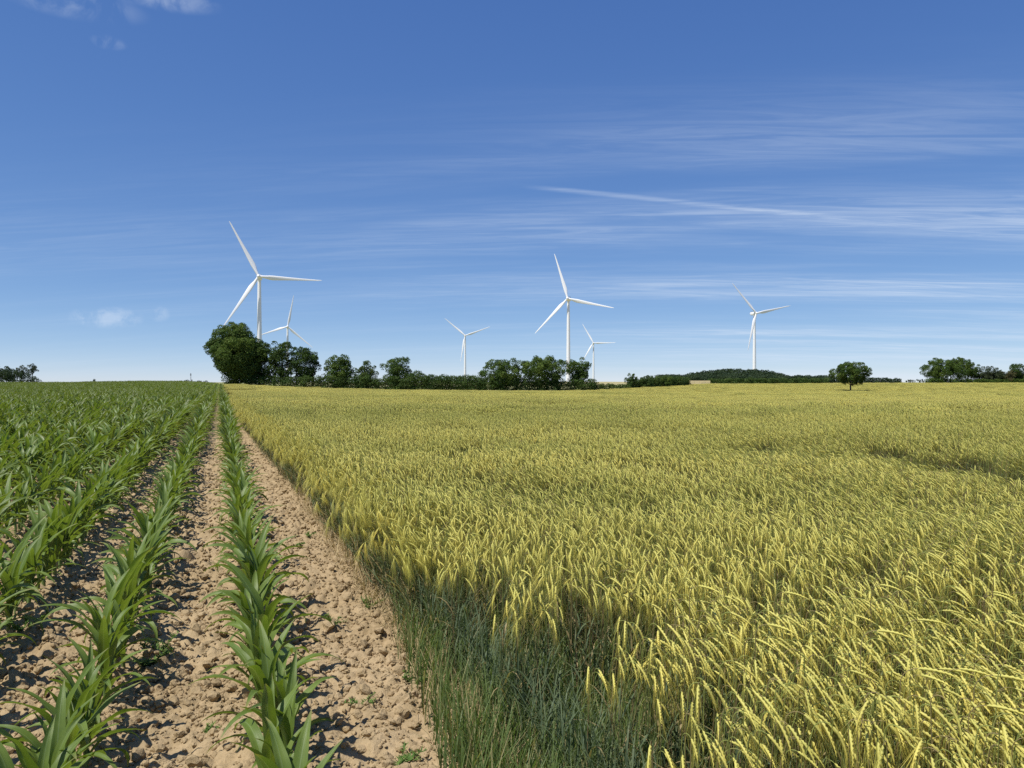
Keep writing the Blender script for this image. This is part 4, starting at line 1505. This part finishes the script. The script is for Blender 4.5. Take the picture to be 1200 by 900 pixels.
V, F = tube([(-0.5, 6.0, 1.7), (-0.5, 6.0, 3.1)], 0.06, 6); mb.add(V, F)
box_mb(mb, (-1.1, 4.8, 1.86), (1.1, 5.3, 2.7))
sens_me = mb.mesh('weather_mast', [MATS['turbine_grey']], smooth=False)
mb = MB()
V, F = lathe([(0.0, -2.3), (0.55, -2.15), (1.05, -1.6), (1.4, -0.7), (1.5, 0.2), (1.45, 0.95), (0.0, 0.95)], 24)
V = V[:, [0, 2, 1]] * np.array([1, 1, -1])
mb.add(V, F); hub_me = mb.mesh('hub', [MATS['turbine_white']])
# blade along +Z, chord in X, thickness in Y
st_ = np.array([0.0, 0.03, 0.08, 0.14, 0.20, 0.30, 0.42, 0.56, 0.70, 0.84, 0.94, 0.985, 1.0])
ch = np.array([1.9, 1.9, 2.2, 3.1, 3.5, 3.1, 2.55, 2.0, 1.55, 1.15, 0.85, 0.5, 0.12])
tk_ = np.array([1.9, 1.9, 1.6, 1.15, 0.95, 0.75, 0.55, 0.42, 0.30, 0.2, 0.13, 0.08, 0.03])
tw_ = np.radians([20, 20, 19, 17, 14, 10, 7, 4.5, 2.5, 1, 0, 0, 0])
mb = MB(); ring = []
for f, c_, t_, a_ in zip(st_, ch, tk_, tw_):
    for k in range(14):
        b = k * 2 * math.pi / 14
        px = math.cos(b) * c_ / 2 + (c_ - 1.9) * 0.22; py = math.sin(b) * t_ / 2 * (1.0 if f < 0.05 else (0.45 + 0.55 * (1 - math.cos(b)) / 2 + 0.2))
        ring.append((px * math.cos(a_) - py * math.sin(a_), px * math.sin(a_) + py * math.cos(a_) - 1.4 * f * f, 1.1 + f * (BL - 1.1)))
V = np.array(ring); n = len(st_)
i = np.arange(n - 1)[:, None] * 14; j = np.arange(14)[None, :]; k = (j + 1) % 14
mb.add(V, np.stack([i + j, i + k, i + 14 + k, i + 14 + j], -1).reshape(-1, 4))
blade_me = mb.mesh('blade', [MATS['turbine_white']])

TURB = [  # u, depth, hub row, yaw (hub to the right of the tower +), angle of first blade from up, label
    (304, 585, 325, -6, -27.0, 'tallest nearest white wind turbine above the oak at the left'),
    (337, 1180, 383, 0, 11.0, 'distant white turbine half hidden by trees right of the tallest one'),
    (545, 1270, 393.5, 2, -49.5, 'small white turbine standing over the long low hedge'),
    (666, 730, 350.5, -10, -16.5, 'middle large white turbine rising behind the round trees'),
    (695.5, 1400, 402, -6, -29.5, 'smallest far white turbine just right of the middle large one'),
    (884, 885, 367.5, 33, -42.0, 'rightmost white turbine with its nacelle turned sideways before the wooded hill')]
for u, Z, hv, yaw, a0, lab in TURB:
    x, y = at(u, Z); g = hz(x, y)
    hubz = EYE - (hv - V0) * Z / FPX
    s_ = (hubz - g) / HUB
    # local -Y (the rotor side) looks back at the camera, turned by yaw
    look = math.atan2(-x, y)       # rotation that points -Y at the camera
    root = empty('wind_turbine', (x, y, g), look + math.radians(yaw))
    root.scale = (s_, s_, s_)
    tag(root, lab, 'wind turbine', 'wind turbines behind the hedgerow')
    link(bpy.data.objects.new('tower', tower_me), root)
    link(bpy.data.objects.new('door', door_me), root)
    for fm in flange_me:
        link(bpy.data.objects.new('flange', fm), root)
    na = link(bpy.data.objects.new('nacelle', nac_me), root); na.location = (0, 0, HUB)
    link(bpy.data.objects.new('weather_mast', sens_me), na)
    hb = link(bpy.data.objects.new('hub', hub_me), root); hb.location = (0, -3.9, HUB + 0.1); hb.rotation_euler = (math.radians(-4), 0, 0)
    bs_ = (BL * 585 / 585) / BL
    for q in range(3):
        b = link(bpy.data.objects.new('blade', blade_me), root)
        b.location = (0, -3.9, HUB + 0.1)
        b.rotation_mode = 'XYZ'
        b.rotation_euler = (Matrix.Rotation(math.radians(-4), 3, 'X') @ Matrix.Rotation(math.radians(a0 + 120 * q), 3, 'Y')).to_euler()

# ------------------------------------------------------------------ lattice mast on the left skyline
x, y = at(223.5, 1450); g = hz(x, y)
root = empty('radio_mast', (x, y, g))
tag(root, 'thin dark radio mast on the skyline left of the oak', 'mast')
mb = MB(); Hm = (V0 - 437.2) * 1450 / FPX + EYE - g
for q in range(3):
    a = q * 2 * math.pi / 3
    V, F = tube([(math.cos(a) * 1.1, math.sin(a) * 1.1, 0), (math.cos(a) * 0.45, math.sin(a) * 0.45, Hm)], 0.16, 5); mb.add(V, F)
    a2 = a + 2 * math.pi / 3
    for k in range(8):
        f0, f1 = k / 8, (k + 1) / 8
        r0_, r1_ = 1.1 - 0.65 * f0, 1.1 - 0.65 * f1
        V, F = tube([(math.cos(a) * r0_, math.sin(a) * r0_, Hm * f0), (math.cos(a2) * r1_, math.sin(a2) * r1_, Hm * f1)], 0.09, 4); mb.add(V, F)
mb.obj('lattice', [MATS['mast_steel']], root)
mb = MB()
for q in range(3):
    a = q * 2 * math.pi / 3 + 0.4
    box_mb(mb, (math.cos(a) * 0.9 - 0.25, math.sin(a) * 0.9 - 0.25, Hm * 0.72), (math.cos(a) * 0.9 + 0.25, math.sin(a) * 0.9 + 0.25, Hm * 0.93))
mb.obj('antenna', [MATS['mast_steel']], root, smooth=False)
mb = MB(); box_mb(mb, (0.9, -1.2, 0), (3.0, 1.2, Hm * 0.30)); mb.obj('equipment_cabin', [MATS['mast_steel']], root, smooth=False)
